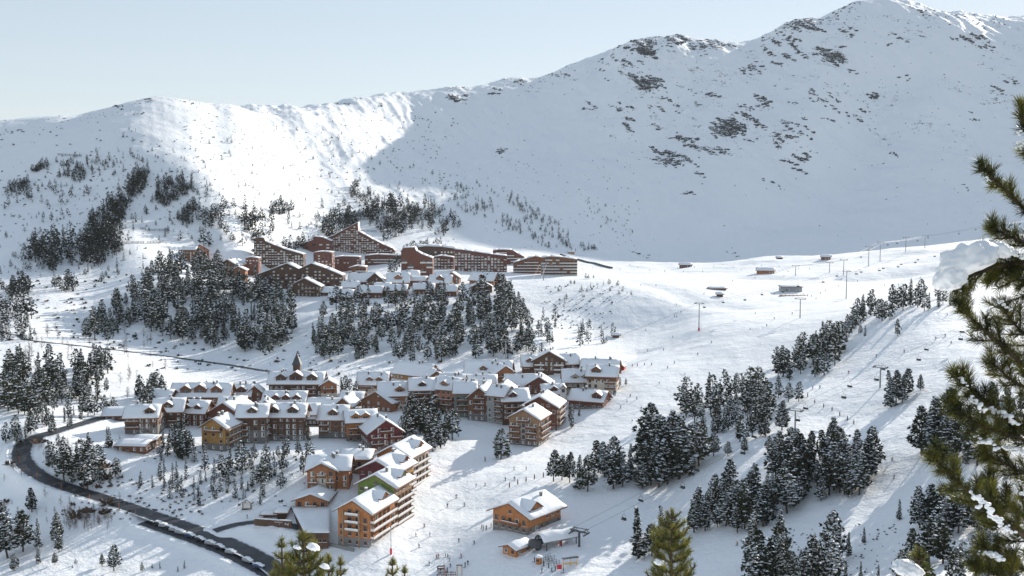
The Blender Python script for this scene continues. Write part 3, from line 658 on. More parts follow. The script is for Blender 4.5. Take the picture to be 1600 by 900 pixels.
C('big dark gabled building with white balcony rows at the village back', 858, 586, 50, 23, 14, 16, -5, 'y', 'wood_dark', balc=[('front', (0, 1, 2), (.04, .35)), ('front', (0, 1, 2), (.65, .96))], rail='frame_white', chim=2, group=GV)
C('left wing beside the big dark gabled building', 828, 585, 24, 15, 13, 11, 0, 'x', 'wood_brown', dorm=[(.5, 3.4, 1)], group=GV)
C('right wing beside the big dark gabled building', 892, 583, 30, 16, 12, 12, 6, 'x', 'wood_dark', group=GV)
C('long snow roofed building at the back left of the right village', 762, 592, 72, 9, 17, 15, -6, 'x', 'wood_brown', dorm=[(.4, 3.4, 1)], chim=2, group=GV)
C('amber gabled chalet with balconies at the village back', 790, 597, 32, 14, 11, 14, 16, 'y', 'wood_amber', balc=[('front', (1,), (.1, .9))], group=GV)
C('low snow roofed annex in front of the amber gabled chalet', 750, 606, 50, 9, 9, 11, 0, 'x', 'wood_brown', chim=1, group=GV)
C('cream building with wooden columns at the right of the village', 903, 614, 46, 19, 15, 13, 0, 'x', 'render_cream', dorm=[(.4, 3, 1), (.75, 3, 1)], sidewall=('wood_tan', 'front'), group=GV)
C('cream and brown striped building at the right end of the village', 940, 615, 46, 29, 13, 13, -12, 'x', 'wood_brown', ('render_cream', 7), balc=[('right', (1, 2), (.6, .95))], dorm=[(.3, 4, 1)], group=GV)
C('snow roofed chalet at the top right corner of the village', 936, 588, 56, 11, 13, 13, -14, 'x', 'wood_brown', chim=2, group=GV)
C('low chalet with a red end gable at the edge of the piste', 915, 639, 52, 14, 12, 14, -22, 'x', 'wood_redbrown', ('stone', 2), win='dark', dorm=[(.8, 4, 1)], group=GV)
tw = C('slim white bell tower among the chalet roofs', 880, 640, 9, 34, 5, 3, 0, 'y', 'render_white', faces=('back',), chim=0, name='bell_tower', cat='tower', eave=.4)
m = MB(); m.box((0, -.06, 10.2), (1.6, .1, 1.8)); m.build('louvre', 'steel_dark', tw)
C('little red hut beside the piste above the village', 970, 579, 10, 6, 3, 4, -20, 'y', 'red_paint', chim=0, name='hut', cat='hut', snow=.3, eave=.4)
C('tiny dark hut in the snow above the village', 962, 528, 10, 4, 3, 5, -10, 'x', 'wood_dark', chim=0, name='hut', cat='hut', snow=.5, eave=.5)

# ------------------------------------------------------------------ stepped apartment building in the foreground
GF = 'stepped foreground apartment blocks'
def block(label, px, py, Y, W, D, H, rise, wall, side, base, rows, fr=((.05, .95),), extra=()):
    return C(label, px, py, W, H, rise, D, -20, 'y', wall, base, win='dark', faces=('front', 'right', 'left'), balc=[('right', rows, (.03, .97)), ('left', rows[:3], (.1, .5))] + list(extra), rail='render_white', name='apartment_block', meters=True, Y=Y, sidewall=(side, 'right'), group=GF, dorm=[(.68, 5.5, 1, .22)], chim=1, snow=.5, eave=1.7)
fr1 = block('front orange timber apartment block on a grey stone base', 553, 853, 378, 12.5, 20, 12.8, 3.6, 'wood_orange', 'wood_orange', ('concrete', 3.0), (1, 2, 3), extra=[('front', (2, 3, 4), (.27, .72))])
for x in (-3.4, 2.9):
    m = MB(); m.box((x, -1.62, 6.6), (.5, .4, 13)); m.build('pillar', 'wood_tan', fr1)
block('green gabled apartment block behind the front orange block', 588, 829, 399, 15, 15, 17.4, 3.8, 'render_green', 'wood_tan', ('render_cream', 3.0), (1, 2, 3, 4))
block('dark red gabled apartment block, third of the stepped row', 590, 812, 418, 15.5, 17, 19.8, 3.6, 'wood_darkred', 'wood_ochre', ('render_cream', 3.0), (1, 2, 3, 4, 5))
block('rearmost orange apartment block of the stepped row', 614, 793, 438, 14, 20, 21.6, 3.9, 'wood_orange', 'render_cream', ('render_cream', 3.0), (1, 2, 3, 4, 5, 6))
C('orange chalet with cream front panel left of the apartment row', 513, 763, 66, 31, 15, 13, 2, 'x', 'wood_amber', faces=('right',), chim=2, group=GF, balc=[('right', (1, 2), (.02, .3))])
C('cream and orange front gable of the chalet beside the apartment row', 503, 767, 44, 33, 11, 7, 0, 'y', 'wood_amber', faces=('front',), balc=[('front', (0, 1), (.02, .36)), ('front', (0, 1), (.68, .98)), ('front', (2,), (.34, .66))], rail='wood_tan', gablewall=(3.8, 'render_cream', 0, 7.2, 'front'), chim=0, group=GF)
C('low orange gabled chalet above the flat snowy roof', 486, 793, 50, 12, 9, 12, -4, 'y', 'wood_amber', balc=[('front', (0,), (.3, .72))], rail='wood_tan', chim=0, group=GF)
C('long snow roofed link building behind the apartment row', 556, 740, 46, 24, 8, 14, 0, 'x', 'wood_tan', chim=1, group=GF)
# flat roof with sign wall
zr = -120.6
def onz(px, py, z): d = ray(px, py); return d * (z / d.z)
q = [onz(455, 792.5, zr), onz(516, 788, zr), onz(515, 832.5, zr), onz(476, 832.5, zr)]
c0 = sum(q, Vector()) / 4
fl = empty('flat_roof_building', (c0.x, c0.y, zr - 5)); tag(fl, 'low dark building with a flat trapezoid roof of smooth snow', 'building')
qq = [(p.x - c0.x, p.y - c0.y) for p in q]
m = MB(); k = .93
m.add([(x * k, y * k, -4) for x, y in qq] + [(x * k, y * k, 4.6) for x, y in qq], [(0, 1, 5, 4), (1, 2, 6, 5), (2, 3, 7, 6), (3, 0, 4, 7), (4, 5, 6, 7)]); m.build('wall', 'wood_dark', fl)
m = MB(); m.add([(x, y, 4.6) for x, y in qq] + [(x, y, 5.0) for x, y in qq], [(3, 2, 1, 0), (4, 5, 6, 7), (0, 1, 5, 4), (1, 2, 6, 5), (2, 3, 7, 6), (3, 0, 4, 7)]); rf = m.build('roof', 'steel_dark', fl)
def fn(u, v):
    a = Vector(qq[3]).lerp(Vector(qq[2]), u); b_ = Vector(qq[0]).lerp(Vector(qq[1]), u); p = a.lerp(b_, v); return (p.x, p.y, 5.0)
m = MB(); snow_sheet(m, fn, 10, 8, .55, 0, 5); m.build('snow', 'roof_snow', rf, smooth=True)
for k in range(4): put('window', window_mesh('dark', 1.6, 1.3), fl, (qq[3][0] * .93 + 1.2 + 1.9 * k, qq[3][1] * .93 - .03, 1.2), 0)
FOOT.append((c0.x, c0.y, 9))
A_, B_ = at(398, 820), at(456, 826); A_.z = ground(A_.x, A_.y); dv = B_ - A_; L = math.hypot(dv.x, dv.y)
sw = empty('sign_wall', (A_.x, A_.y, A_.z), math.atan2(dv.y, dv.x)); tag(sw, 'long low dark retaining wall with small white lettering', 'wall')
m = MB(); m.box((L / 2, 0, .6), (L, .5, 3.6)); m.build('wall', 'wood_dark', sw)
m = MB(); snow_sheet(m, lambda u, v: (u * L, (v - .5) * .9, 2.42), 14, 2, .35, 0, 8); m.build('snow', 'roof_snow', sw, smooth=True)
def lettering(txt, size, loc, parent, mat='white_paint', rz=0.0):
    cu = bpy.data.curves.new('lettering', 'FONT'); cu.body = txt; cu.size = size; cu.extrude = .02
    o = bpy.data.objects.new('lettering_tmp', cu); COL.objects.link(o); bpy.context.view_layer.update()
    me = bpy.data.meshes.new_from_object(o.evaluated_get(bpy.context.evaluated_depsgraph_get())); bpy.data.objects.remove(o)
    me.materials.clear(); me.materials.append(MATS[mat])
    q = link('lettering', me, parent); q.location = loc; q.rotation_euler = (math.pi / 2, 0, rz); return q
lettering('Residence', .75, (L * .55, -.29, 1.5), sw); lettering('le', .5, (L * .66, -.29, .8), sw); lettering('Kal', 1.25, (L * .82, -.29, .8), sw)
C('small dark service building beside the lettered wall', 440, 812, 14, 12, 2, 6, 0, 'x', 'wood_dark', chim=0, name='service_building', faces=('back',))
C('dark snow capped garage entrance above the lettered wall', 424, 808, 26, 5, 2, 4, -4, 'x', 'wood_dark', chim=0, name='garage', faces=('right',))
# forecourt fence
a0, a1 = at(492, 846), at(553, 862)
ff = empty('fence', a0, math.atan2(a1.y - a0.y, a1.x - a0.x)); tag(ff, 'grey railing along the forecourt of the orange apartment block', 'fence')
L = math.hypot(a1.x - a0.x, a1.y - a0.y); m = MB(); m.box((L / 2, 0, -.6), (L, .4, 2.6)); m.build('wall', 'concrete', ff)
for z_ in (1.1, 1.6): m = MB(); m.box((L / 2, 0, z_), (L, .05, .06)); m.build('rail', 'steel', ff)
for k in range(12):
    m = MB(); m.box((L * (k + .5) / 12, 0, 1.2), (.06, .06, .9)); m.build('post', 'steel', ff)

# ------------------------------------------------------------------ piste-side chalet and lift station
ch = C('orange timber ski chalet with broad snowy roof beside the piste', 797, 830, 15.5, 6.6, 3.4, 20, -38, 'y', 'wood_orange', ('stone', 2.4), win='dark', balc=[('front', (1,), (.3, .8))], rail='wood_amber', chim=1, meters=True, name='ski_chalet', eave=2.3, snow=.6, z=None, dorm=[(.30, 7.0, 1, .12)])
C('small wooden ticket hut at the foot of the chairlift', 796, 868, 6, 2.6, 1.1, 7.5, -42, 'y', 'wood_orange', win='dark', chim=0, meters=True, name='ticket_hut', cat='hut', eave=1.0, snow=.6)
# ------------------------------------------------------------------ upper village: wave shaped apartment slabs
GU = 'tall apartment slabs of the upper village'
def slab(label, prof, base, Y, D, wall, rows=3.6, cols=4.4, style='grid', snow=.8, yaw=0, fill=.93, group=GU, name='apartment_building', x_skip=(), side_wins=True):
    x0, x1 = prof[0][0], prof[-1][0]; pc = (x0 + x1) / 2
    P = pt(pc, base, Y); s = F / Y; g = ground(P.x, P.y)
    root = empty(name, P, R(yaw)); tag(root, label, 'building', group)
    FOOT.append((P.x, P.y + D / 2, (x1 - x0) / s * .5)); 
    pr = [((x - pc) / s, (base - y) / s) for x, y in prof]
    lo = min(-4, g - P.z - 3)
    poly = [(pr[0][0], lo), (pr[-1][0], lo)] + pr[::-1]
    m = MB(); m.prism(poly, 0, D); m.build('wall', wall, root)
    # roof following the profile, with snow
    m = MB(); SS = []
    for (xa, za), (xb, zb) in zip(pr[:-1], pr[1:]):
        if abs(xb - xa) < .6: continue
        m.add([(xa, -.7, za + .02), (xb, -.7, zb + .02), (xb, D + .5, zb + .02), (xa, D + .5, za + .02), (xa, -.7, za + .45), (xb, -.7, zb + .45), (xb, D + .5, zb + .45), (xa, D + .5, za + .45)], [(0, 3, 2, 1), (4, 5, 6, 7), (0, 1, 5, 4), (1, 2, 6, 5), (2, 3, 7, 6), (3, 0, 4, 7)])
        mS = MB(); SS.append(mS); snow_sheet(mS, lambda u, v: (xa + (xb - xa) * u, -.75 + v * (D + 1.3), za + (zb - za) * u + .45), max(2, int((xb - xa) / 3)), 5, snow, 0, int(xa * 10) & 1023)
    rf = m.build('roof', wall, root)
    for mS in SS: mS.build('snow', 'roof_snow', rf, smooth=True)
    # windows and balconies, too small to pick apart singly
    m = MB(); rs = random.Random(int(pc)); rh, cw = rows / s, cols / s
    xs = [p[0] for p in pr]; zs = [p[1] for p in pr]
    def cells(width, topf, put_):
        nc = int(width / cw); 
        for c in range(nc):
            u = (c + .5) * width / nc
            top = topf(u - .4 * cw, u + .4 * cw); k = 0
            while (k + 1) * rh + .4 < top:
                if rs.random() < fill: put_(u, k * rh + .4, rs)
                k += 1
    def one(u, z, rs):
        x = pr[0][0] + u; ww = cw * .66
        if any(a < x < b for a, b in x_skip): return
        if style == 'grid':
            m.box((x, -.04, z + rh * .36), (ww, .12, rh * .68), 1 if rs.random() < .45 else 2)
            m.box((x, -.35, z + rh * .10), (ww + .2, .5, rh * .30), 0)
        elif style == 'lit':
            m.box((x, -.05, z + rh * .42), (ww * .8, .14, rh * .42), 0 if rs.random() < .6 else 2)  # pale panel: white reflection of the pane put into its colour
        elif style == 'bands':
            m.box((x, -.5, z + rh * .12), (cw * 1.0, 1.0, rh * .32), 0); m.box((x, -.04, z + rh * .5), (ww, .12, rh * .5), 2)
    def topf(a, b): return min(np.interp(pr[0][0] + q, xs, zs) for q in (a, (a + b) / 2, b))
    cells(pr[-1][0] - pr[0][0], topf, one)
    for sx, zt, rz in ((pr[0][0], pr[0][1], -1), (pr[-1][0], pr[-1][1], 1)):       # end walls
        k = 0
        while side_wins and (k + 1) * rh + .4 < zt:
            for c in range(max(1, int(D / (cw * 1.4)))):
                yy = (c + .5) * D / max(1, int(D / (cw * 1.4)))
                m.box((sx + rz * .04, yy, k * rh + .4 + rh * .4), (.12, cw * .6, rh * .45), 2 if rs.random() < .6 else 1)
            k += 1
    o = m.build('balcony_grid', ['frame_white', 'curtain', 'glass'], root); tag(o, kind='stuff')
    return root
slab('tall wave shaped brown apartment tower with a pointed peak', [(504, 376), (507, 372.5), (514, 371), (522, 368), (535, 361), (548, 354), (559.5, 348), (560.5, 362), (570, 367), (583, 374.5), (600, 383), (613, 388.5), (617, 392)], 397, 1300, 16, 'wood_redbrown', 3.4, 4.0)
slab('windowless brown block joined to the left of the peaked tower', [(474, 381), (490, 375), (490.5, 370), (503, 371), (518, 377)], 400, 1270, 16, 'wood_redbrown', 5, 9, 'lit', fill=.35)
slab('brown cube block with snow roof below the peaked tower', [(490, 395), (505, 393.5), (519, 395)], 420, 1150, 16, 'wood_redbrown', 4.4, 5.2, 'lit', snow=.8)
slab('dark twin gabled apartment building above the forest', [(399, 431), (425, 421), (449, 412), (468, 421), (487, 412), (510, 420), (536, 431)], 458, 930, 16, 'wood_dark', 5.1, 6.4, 'lit', fill=.75)
slab('brown tower block with white bands left of the long grid slab', [(627, 393), (630, 388), (648, 387), (651, 393), (660, 398), (668, 401), (676, 404)], 434, 1000, 16, 'wood_redbrown', 7.4, 9, 'bands', fill=.5)
slab('long dark low building with thick white roof behind the brown tower', [(648, 387.5), (665, 385), (690, 386), (713, 389)], 404, 1260, 20, 'wood_dark', 6.5, 5, 'lit', snow=2.2)
slab('long grid fronted apartment slab right of the brown tower', [(710, 390), (725, 391), (740, 393.5), (770, 398), (792, 400.5)], 424, 1090, 14, 'wood_redbrown', 4.3, 4.9)
slab('brown apartment building with curved roof behind the grid slab', [(770, 392), (778, 390.5), (800, 391), (810, 397), (820, 402)], 418, 1190, 16, 'wood_redbrown', 4.4, 5.4, 'bands', fill=.7)
slab('tan building with balcony bands near the upper lift', [(802, 411), (812, 408), (824, 404), (836, 401), (847, 403)], 425, 1080, 15, 'wood_brown', 4.6, 5.4, 'bands')
slab('cream hotel with wide white roof at the right end of the upper village', [(846, 403), (860, 401), (880, 402.5), (902, 406)], 431, 1050, 15, 'wood_brown', 4.7, 5.6, 'bands', snow=1.0)
slab('dark sloping roofed wing left of the dark grid tower', [(353, 402), (366, 398.5), (380, 395), (402, 388.5)], 411, 1180, 15, 'wood_dark', 4.2, 5, 'lit')
slab('dark grid fronted tower sloping down to the right', [(397, 374), (404, 371), (413, 372.5), (416, 378), (430, 383.5), (445, 389.5), (474, 398)], 414, 1160, 15, 'wood_dark', 3.9, 4.3)
slab('dark link block beside the salmon gabled building', [(327, 399), (340, 399.5), (353, 401)], 415, 1140, 13, 'wood_dark', 4.2, 5, 'lit', fill=.4)
slab('low brown link block left of the peaked tower foot', [(520, 403), (535, 401), (562, 402)], 413, 1200, 14, 'wood_redbrown', 4.2, 5, 'lit')
slab('low brown terrace block right below the peaked tower', [(570, 400), (590, 398), (630, 400)], 411, 1220, 14, 'wood_redbrown', 4.2, 4.6, 'bands')
slab('brown stepped block between the white banded tower and the grid slab', [(678, 402), (690, 400), (709, 403)], 420, 1110, 14, 'wood_redbrown', 4.3, 4.8)
slab('small brown block left of the dark twin gabled building', [(384, 404), (392, 402), (404, 404)], 418, 1100, 12, 'wood_redbrown', 4.2, 5, 'lit')
slab('brown block behind the snow roofed chalets', [(545, 419), (558, 416), (572, 418)], 434, 1010, 12, 'wood_brown', 4.6, 5, 'bands')
GW = 'chalets of the upper village'
def U(label, *a, **k): return C(label, *a, group=GW, **k)
U('salmon lit gabled building at the left end of the upper village', 313, 413, 26, 22, 9, 20, 22, 'y', 'wood_salmon', win='dark', chim=0, faces=('front', 'right'))
U('dark chimney block roof above the salmon gabled building', 296, 410, 20, 20, 4, 12, 0, 'x', 'wood_brown', chim=0)
U('dark gabled chalet in front of the twin gabled building', 476, 463, 48, 16, 12, 13, -4, 'y', 'wood_dark', chim=1, snow=.6)
U('snow roofed chalet right of the dark twin gabled building', 566, 448, 42, 9, 11, 14, 0, 'x', 'wood_redbrown', balc=[('right', (0,), (.1, .9))], snow=.6)
U('dark gable rising from a long snowy chalet roof', 586, 449, 24, 12, 10, 12, -4, 'y', 'wood_dark', snow=.6, chim=0)
U('amber fronted chalet with one dormer in the middle row', 622, 449, 34, 9, 12, 14, 0, 'x', 'wood_amber', dorm=[(.5, 5, 1)], snow=.6)
U('front row chalet with broad white roof at the forest edge', 576, 466, 40, 10, 8, 12, -8, 'x', 'wood_redbrown', snow=.6)
U('small chalet with big snow cap, leftmost of the front row', 532, 470, 36, 7, 9, 12, -6, 'x', 'wood_dark', snow=.8)
U('low chalet behind the small snow capped chalet', 517, 462, 30, 6, 6, 10, 0, 'x', 'wood_dark', snow=.7)
U('red brown front row chalet right of centre at the forest edge', 618, 464, 34, 11, 7, 12, -4, 'x', 'wood_redbrown', snow=.6)
U('long roofed chalet at the right of the front row', 662, 460, 32, 9, 7, 12, 0, 'x', 'wood_brown', snow=.6)
U('chalet with one dormer right of the brown tower foot', 687, 451, 34, 10, 10, 13, -10, 'x', 'wood_brown', dorm=[(.5, 5, 1)], snow=.6)
U('low link chalet below the brown tower', 652, 447, 28, 9, 5, 11, 0, 'x', 'wood_brown', snow=.6, chim=0)
U('dark gabled chalet half hidden by trees at the right', 753, 457, 32, 9, 8, 13, 4, 'y', 'wood_dark', snow=.6)
U('chalet with balconied end gable behind the half hidden dark chalet', 752, 446, 38, 9, 10, 12, -30, 'x', 'wood_amber', dorm=[(.5, 4, 1)], snow=.6)
U('dark gabled chalet behind the orange chalets at the upper left', 356, 432, 30, 18, 8, 16, -12, 'y', 'wood_dark', snow=.6)
U('orange brown chalet behind the tallest orange chalet', 370, 430, 26, 18, 6, 14, 4, 'y', 'wood_amber', win='dark', snow=.6)
U('tall orange brown chalet standing over the forest at the upper left', 373, 447, 21, 25, 5, 12, 4, 'y', 'wood_amber', win='dark', balc=[('front', (1, 2, 3), (.15, .85))], rail='wood_redbrown', snow=.6)
U('small brown chalet between the amber front and the long roof', 642, 441, 26, 9, 8, 11, 8, 'x', 'wood_brown', snow=.6)
U('gabled brown chalet under the brown stepped block', 706, 443, 22, 10, 7, 11, -8, 'y', 'wood_brown', snow=.6)
U('small chalet squeezed left of the dark rising gable', 548, 456, 26, 8, 7, 11, 6, 'x', 'wood_brown', snow=.6)
U('low brown chalet between the two front row chalets', 598, 458, 24, 8, 7, 11, 4, 'x', 'wood_brown', snow=.6)
U('last brown chalet of the front row before the forest', 700, 463, 26, 9, 7, 11, -6, 'x', 'wood_redbrown', snow=.6)
# huts and terraces on the high plateau
GH = 'huts on the high plateau'
def hut(label, px, py, W, H, rise, D, yaw, wall, **k): return C(label, px, py, W, H, rise, D, yaw, 'x', wall, chim=0, name='mountain_hut', cat='hut', group=GH, snow=.5, eave=.7, **k)
hut('mountain restaurant with wide orange lit roof on the plateau', 1196, 428, 26, 5, 4, 12, -14, 'wood_orange')
hut('flat grey plateau restaurant with a terrace', 1237, 456, 32, 7.5, 1.2, 12, -4, 'steel')
hut('reddish huts beside the fence below the mountain face', 1072, 418, 18, 4, 2.5, 8, 0, 'wood_redbrown')
hut('small grey hut standing alone below the plateau', 1125, 464, 9, 4, 2, 6, -8, 'wood_dark')
hut('grey barn near the far right of the plateau', 1290, 406, 13, 4.5, 3, 8, -20, 'wood_brown')
hut('tiny dark hut at the foot of the mountain', 1219, 405, 8, 2.2, 1.6, 7, 0, 'wood_dark')
hut('low snowed in hut with deck chairs on the plateau', 1122, 453, 26, 2.2, 1.5, 7, 0, 'wood_brown')
hut('orange hut at the top of the covered conveyor', 893, 397, 9, 3, 2, 8, 0, 'wood_ochre')
m_ = at(1240, 462)
tr = empty('terrace', m_); tag(tr, 'dark wooden terrace with tables in front of the grey restaurant', 'terrace'); m = MB(); m.box((0, 0, .1), (24, 5, .5)); m.build('deck', 'wood_tan', tr)
for k in range(7):
    m = MB(); m.box((-10 + 3.2 * k, 0, .75), (1.6, .9, .08)); m.box((-10 + 3.2 * k, 0, .5), (.2, .2, .5)); m.build('table', 'wood_dark', tr)
# covered conveyor (dark tube) on the plateau
a, b_ = at(876, 399), at(956, 420)
cv = empty('covered_conveyor', a, math.atan2(b_.y - a.y, b_.x - a.x)); tag(cv, 'long dark covered conveyor running down the plateau slope', 'conveyor')
L = math.hypot(b_.x - a.x, b_.y - a.y); dz = b_.z - a.z
m = MB()
for k in range(16):
    f0, f1 = k / 16, (k + 1) / 16
    za, zb = ground(a.x + (b_.x - a.x) * f0, a.y + (b_.y - a.y) * f0) - a.z, ground(a.x + (b_.x - a.x) * f1, a.y + (b_.y - a.y) * f1) - a.z
    for j in range(6):
        t0, t1 = math.pi * j / 6, math.pi * (j + 1) / 6
        m.add([(L * f0, -1.6 * math.cos(t0), za + 2.4 * math.sin(t0)), (L * f1, -1.6 * math.cos(t0), zb + 2.4 * math.sin(t0)), (L * f1, -1.6 * math.cos(t1), zb + 2.4 * math.sin(t1)), (L * f0, -1.6 * math.cos(t1), za + 2.4 * math.sin(t1))], [(0, 1, 2, 3)])
m.build('tunnel', 'steel_dark', cv)
# avalanche barriers on the hillside
GB = 'avalanche barriers on the left hillside'
for lab, x0, y0, x1, y1 in (('short avalanche barrier, upper left on the slope', 219, 359, 228, 359), ('long avalanche barrier below the short one', 227, 362, 264, 361), ('avalanche barrier beside the dark tree clump', 188, 382, 225, 381), ('avalanche barrier right of the tree clump', 230, 381, 256, 380), ('avalanche barrier behind the peaked tower', 548, 344, 586, 345), ('second avalanche barrier behind the peaked tower', 562, 362, 588, 363), ('curved snow fence high on the left slope', 90, 243, 127, 245)):
    a, b_ = at(x0, y0, 900), at(x1, y1, 900); ro = empty('avalanche_barrier', a, math.atan2(b_.y - a.y, b_.x - a.x)); tag(ro, lab, 'barrier', GB)
    L = math.hypot(b_.x - a.x, b_.y - a.y); n_ = max(2, int(L / 5))
    for z_ in (.9, 1.7, 2.5): m = MB(); m.bar((0, 0, z_), (L, 0, z_ + b_.z - a.z), .16); m.build('beam', 'steel_dark', ro)
    for k in range(n_ + 1): m = MB(); zz = (b_.z - a.z) * k / n_; m.bar((L * k / n_, .6, zz - 2), (L * k / n_, 0, zz + 2.9), .14); m.build('post', 'steel_dark', ro)
# ------------------------------------------------------------------ trees
def leafmat(name, c1, c2, tr=.0):
    m, t, b = nmat(name); co = objco(t); oi_ = N(t, 'ShaderNodeObjectInfo').outputs['Random']
    n1 = noise(t, co, .45, 3, .6)
    k = mth(t, 'ADD', mth(t, 'MULTIPLY', n1, .8), mth(t, 'MULTIPLY', oi_, .35), clamp=True)
    t.links.new(mixc(t, ramp(t, k, .3, .9), c1, c2), b.inputs['Base Color']); b.inputs['Roughness'].default_value = .75; b.inputs['Specular IOR Level'].default_value = .2
leafmat('needles', (.018, .027, .020), (.066, .072, .036)); leafmat('needles_dark', (.014, .022, .022), (.035, .046, .038)); leafmat('twigs', (.06, .042, .034), (.14, .10, .075))
plain('bark', (.075, .055, .045), .9, .35, 2.0)
m, t, b = nmat('tree_snow'); b.inputs['Base Color'].default_value = (.86, .88, .90, 1); b.inputs['Roughness'].default_value = .65; b.inputs['Specular IOR Level'].default_value = .2
def pine_mesh(seed, kind, nclump, nspray, snow, h=10.0, leaf=None):
    """returns three MBs: trunk, crown, snow of a conifer ten metres tall"""
    rs = random.Random(seed); T, Cr, Sn = MB(), MB(), MB()
    bend = rs.uniform(-.25, .25)
    def ax(z): return Vector((bend * (z / h) ** 2 * 1.2 + .10 * math.sin(z * .9 + seed), .10 * math.cos(z * .7 + seed * 2), z))
    n = 5 if nclump > 60 else 3
    for i in range(n): T.bar(ax(h * .94 * i / n - (.8 if i == 0 else 0)), ax(h * .94 * (i + 1) / n), .20 * (1 - i / n) + .03, 0, 5, .20 * (1 - (i + 1) / n) + .03)
    wid = {'pine': .215, 'round': .28, 'spruce': .155, 'slim': .12}[kind] * h
    low = {'pine': .14, 'round': .2, 'spruce': .05, 'slim': .07}[kind]
    lob = [rs.uniform(.72, 1.2) for _ in range(9)]
    def prof(f):                                      # crown radius at height fraction f of the crown
        if kind in ('spruce', 'slim'): return wid * (1 - f) ** .85 * (.8 + .2 * math.sin(f * 34 + seed)) + .05 * h * .3
        return wid * (math.sin(math.pi * min(1, (f * .86 + .14)) ** .8) ** .7) * (1 - .35 * f) + .02 * h
    for c in range(nclump):
        f = (c + rs.random()) / nclump; f = f ** 1.08
        z = h * (low + (1 - low) * f * .985)
        th = c * 2.39996 + rs.uniform(-.5, .5)
        rr = prof(f) * lob[int((th % 6.283) / 6.284 * 9)] * (rs.uniform(.5, 1.0) if rs.random() < .7 else rs.uniform(.15, .6))
        tip = ax(z) + Vector((math.cos(th) * rr, math.sin(th) * rr, (-.10 if kind in ('spruce', 'slim') else .10) * rr + rs.uniform(-.1, .1)))
        if nclump > 60 and rr > .5 and c % 2 == 0: T.bar(ax(z - .18 * rr), tip, .045, 0, 3, .015)
        sz = (.085 if kind in ('pine', 'round') else .062) * h * rs.uniform(.75, 1.25) * (1.0 if nclump > 100 else 1.28 if nclump > 45 else 1.75) * (1 - .45 * f)
        out = Vector((math.cos(th), math.sin(th), .25))
        for s_ in range(nspray):
            d = (out * rs.uniform(.2, 1.1) + Vector((rs.uniform(-1, 1), rs.uniform(-1, 1), rs.uniform(-.75, .75)))).normalized()
            side = d.cross(Vector((rs.uniform(-1, 1), rs.uniform(-1, 1), rs.uniform(-1, 1)))).normalized() * sz * rs.uniform(.16, .30)
            a = tip - d * sz * .25; b_ = tip + d * sz * rs.uniform(.7, 1.1); mpt = a.lerp(b_, .45)
            Cr.add([a, mpt + side, b_, mpt - side], [(0, 1, 2, 3)])
        if rs.random() < snow * (.35 + 1.15 * (.5 + .5 * math.sin(th * 1.6 + seed * 1.7 + z * 1.1))):
            k = 5; cz = tip + Vector((rs.uniform(-.2, .2) * sz, rs.uniform(-.2, .2) * sz, sz * .34)) ; r0 = sz * rs.uniform(.36, 1.02); el = rs.uniform(.55, 1); ph = rs.uniform(0, 6)
            P = [cz + Vector((math.cos(ph + 6.283 * i / k) * r0 * rs.uniform(.7, 1.15), math.sin(ph + 6.283 * i / k) * r0 * el, -sz * rs.uniform(.05, .30))) for i in range(k)]
            Sn.add(P + [cz + Vector((0, 0, sz * .12))], [(i, (i + 1) % k, k) for i in range(k)] + [tuple(range(k))[::-1]])
    return T, Cr, Sn
def bare_mesh(seed, h=6.0):
    rs = random.Random(seed); T = MB()
    T.bar((0, 0, -.5), (0, 0, h * .9), .07, 0, 4, .02)
    for c in range(34):
        z = h * rs.uniform(.12, .9); th = rs.uniform(0, 6.28); l = h * .26 * (1.1 - z / h) * rs.uniform(.6, 1.2) + .2
        a = Vector((0, 0, z)); b_ = a + Vector((math.cos(th) * l, math.sin(th) * l, l * rs.uniform(.5, 1.1)))
        T.bar(a, b_, .03, 0, 3, .012)
        for k in range(3):
            p = a.lerp(b_, rs.uniform(.3, 1)); T.bar(p, p + Vector((rs.uniform(-.5, .5), rs.uniform(-.5, .5), rs.uniform(.2, .6))), .018, 0, 3, .008)
    return T
def shrub_mesh(seed):
    rs = random.Random(seed); m = MB()
    for k in range(16):
        d = Vector((rs.uniform(-1, 1), rs.uniform(-1, 1), rs.uniform(.1, 1.0))).normalized(); s_ = d.cross(Vector((rs.random(), rs.random(), 1))).normalized() * .16
        m.add([d * .1, d * .5 + s_, d * rs.uniform(.7, 1), d * .5 - s_], [(0, 1, 2, 3)])
    return m
VAR = {}
def variants(key, n, kind, ncl, nsp, snow, leaf):
    L = []
    for k in range(n):
        kk = kind if isinstance(kind, str) else kind[k % len(kind)]
        T, Cr, Sn = pine_mesh(hash(key) % 1000 * 0 + len(VAR) * 100 + k * 7 + 3, kk, ncl, nsp, snow * (.55, .8, 1.0, 1.15, .7)[k % 5])
        L.append((T.mesh('trunk', ['bark']), Cr.mesh('crown', [leaf]), Sn.mesh('snow', ['tree_snow']) if Sn.f else None, (T, Cr, Sn, leaf)))
    VAR[key] = L
variants('big', 9, ['pine', 'round', 'pine', 'spruce', 'round', 'round', 'pine'], 190, 9, .78, 'needles')
variants('bigspruce', 3, ['spruce', 'slim', 'spruce'], 180, 8, .68, 'needles')
variants('mid', 7, ['pine', 'pine', 'round', 'spruce', 'pine', 'slim', 'round'], 76, 7, .62, 'needles')
variants('midspruce', 4, ['spruce', 'slim', 'slim', 'spruce'], 66, 6, .45, 'needles_dark')
variants('far', 6, ['pine', 'round', 'spruce', 'pine', 'spruce', 'round'], 30, 6, .42, 'needles_dark')
variants('dark', 6, ['pine', 'round', 'round', 'spruce', 'pine', 'round'], 26, 6, .07, 'needles_dark')
TREES = []      # (P, h_m, px_height, variant key, idx, label, group)
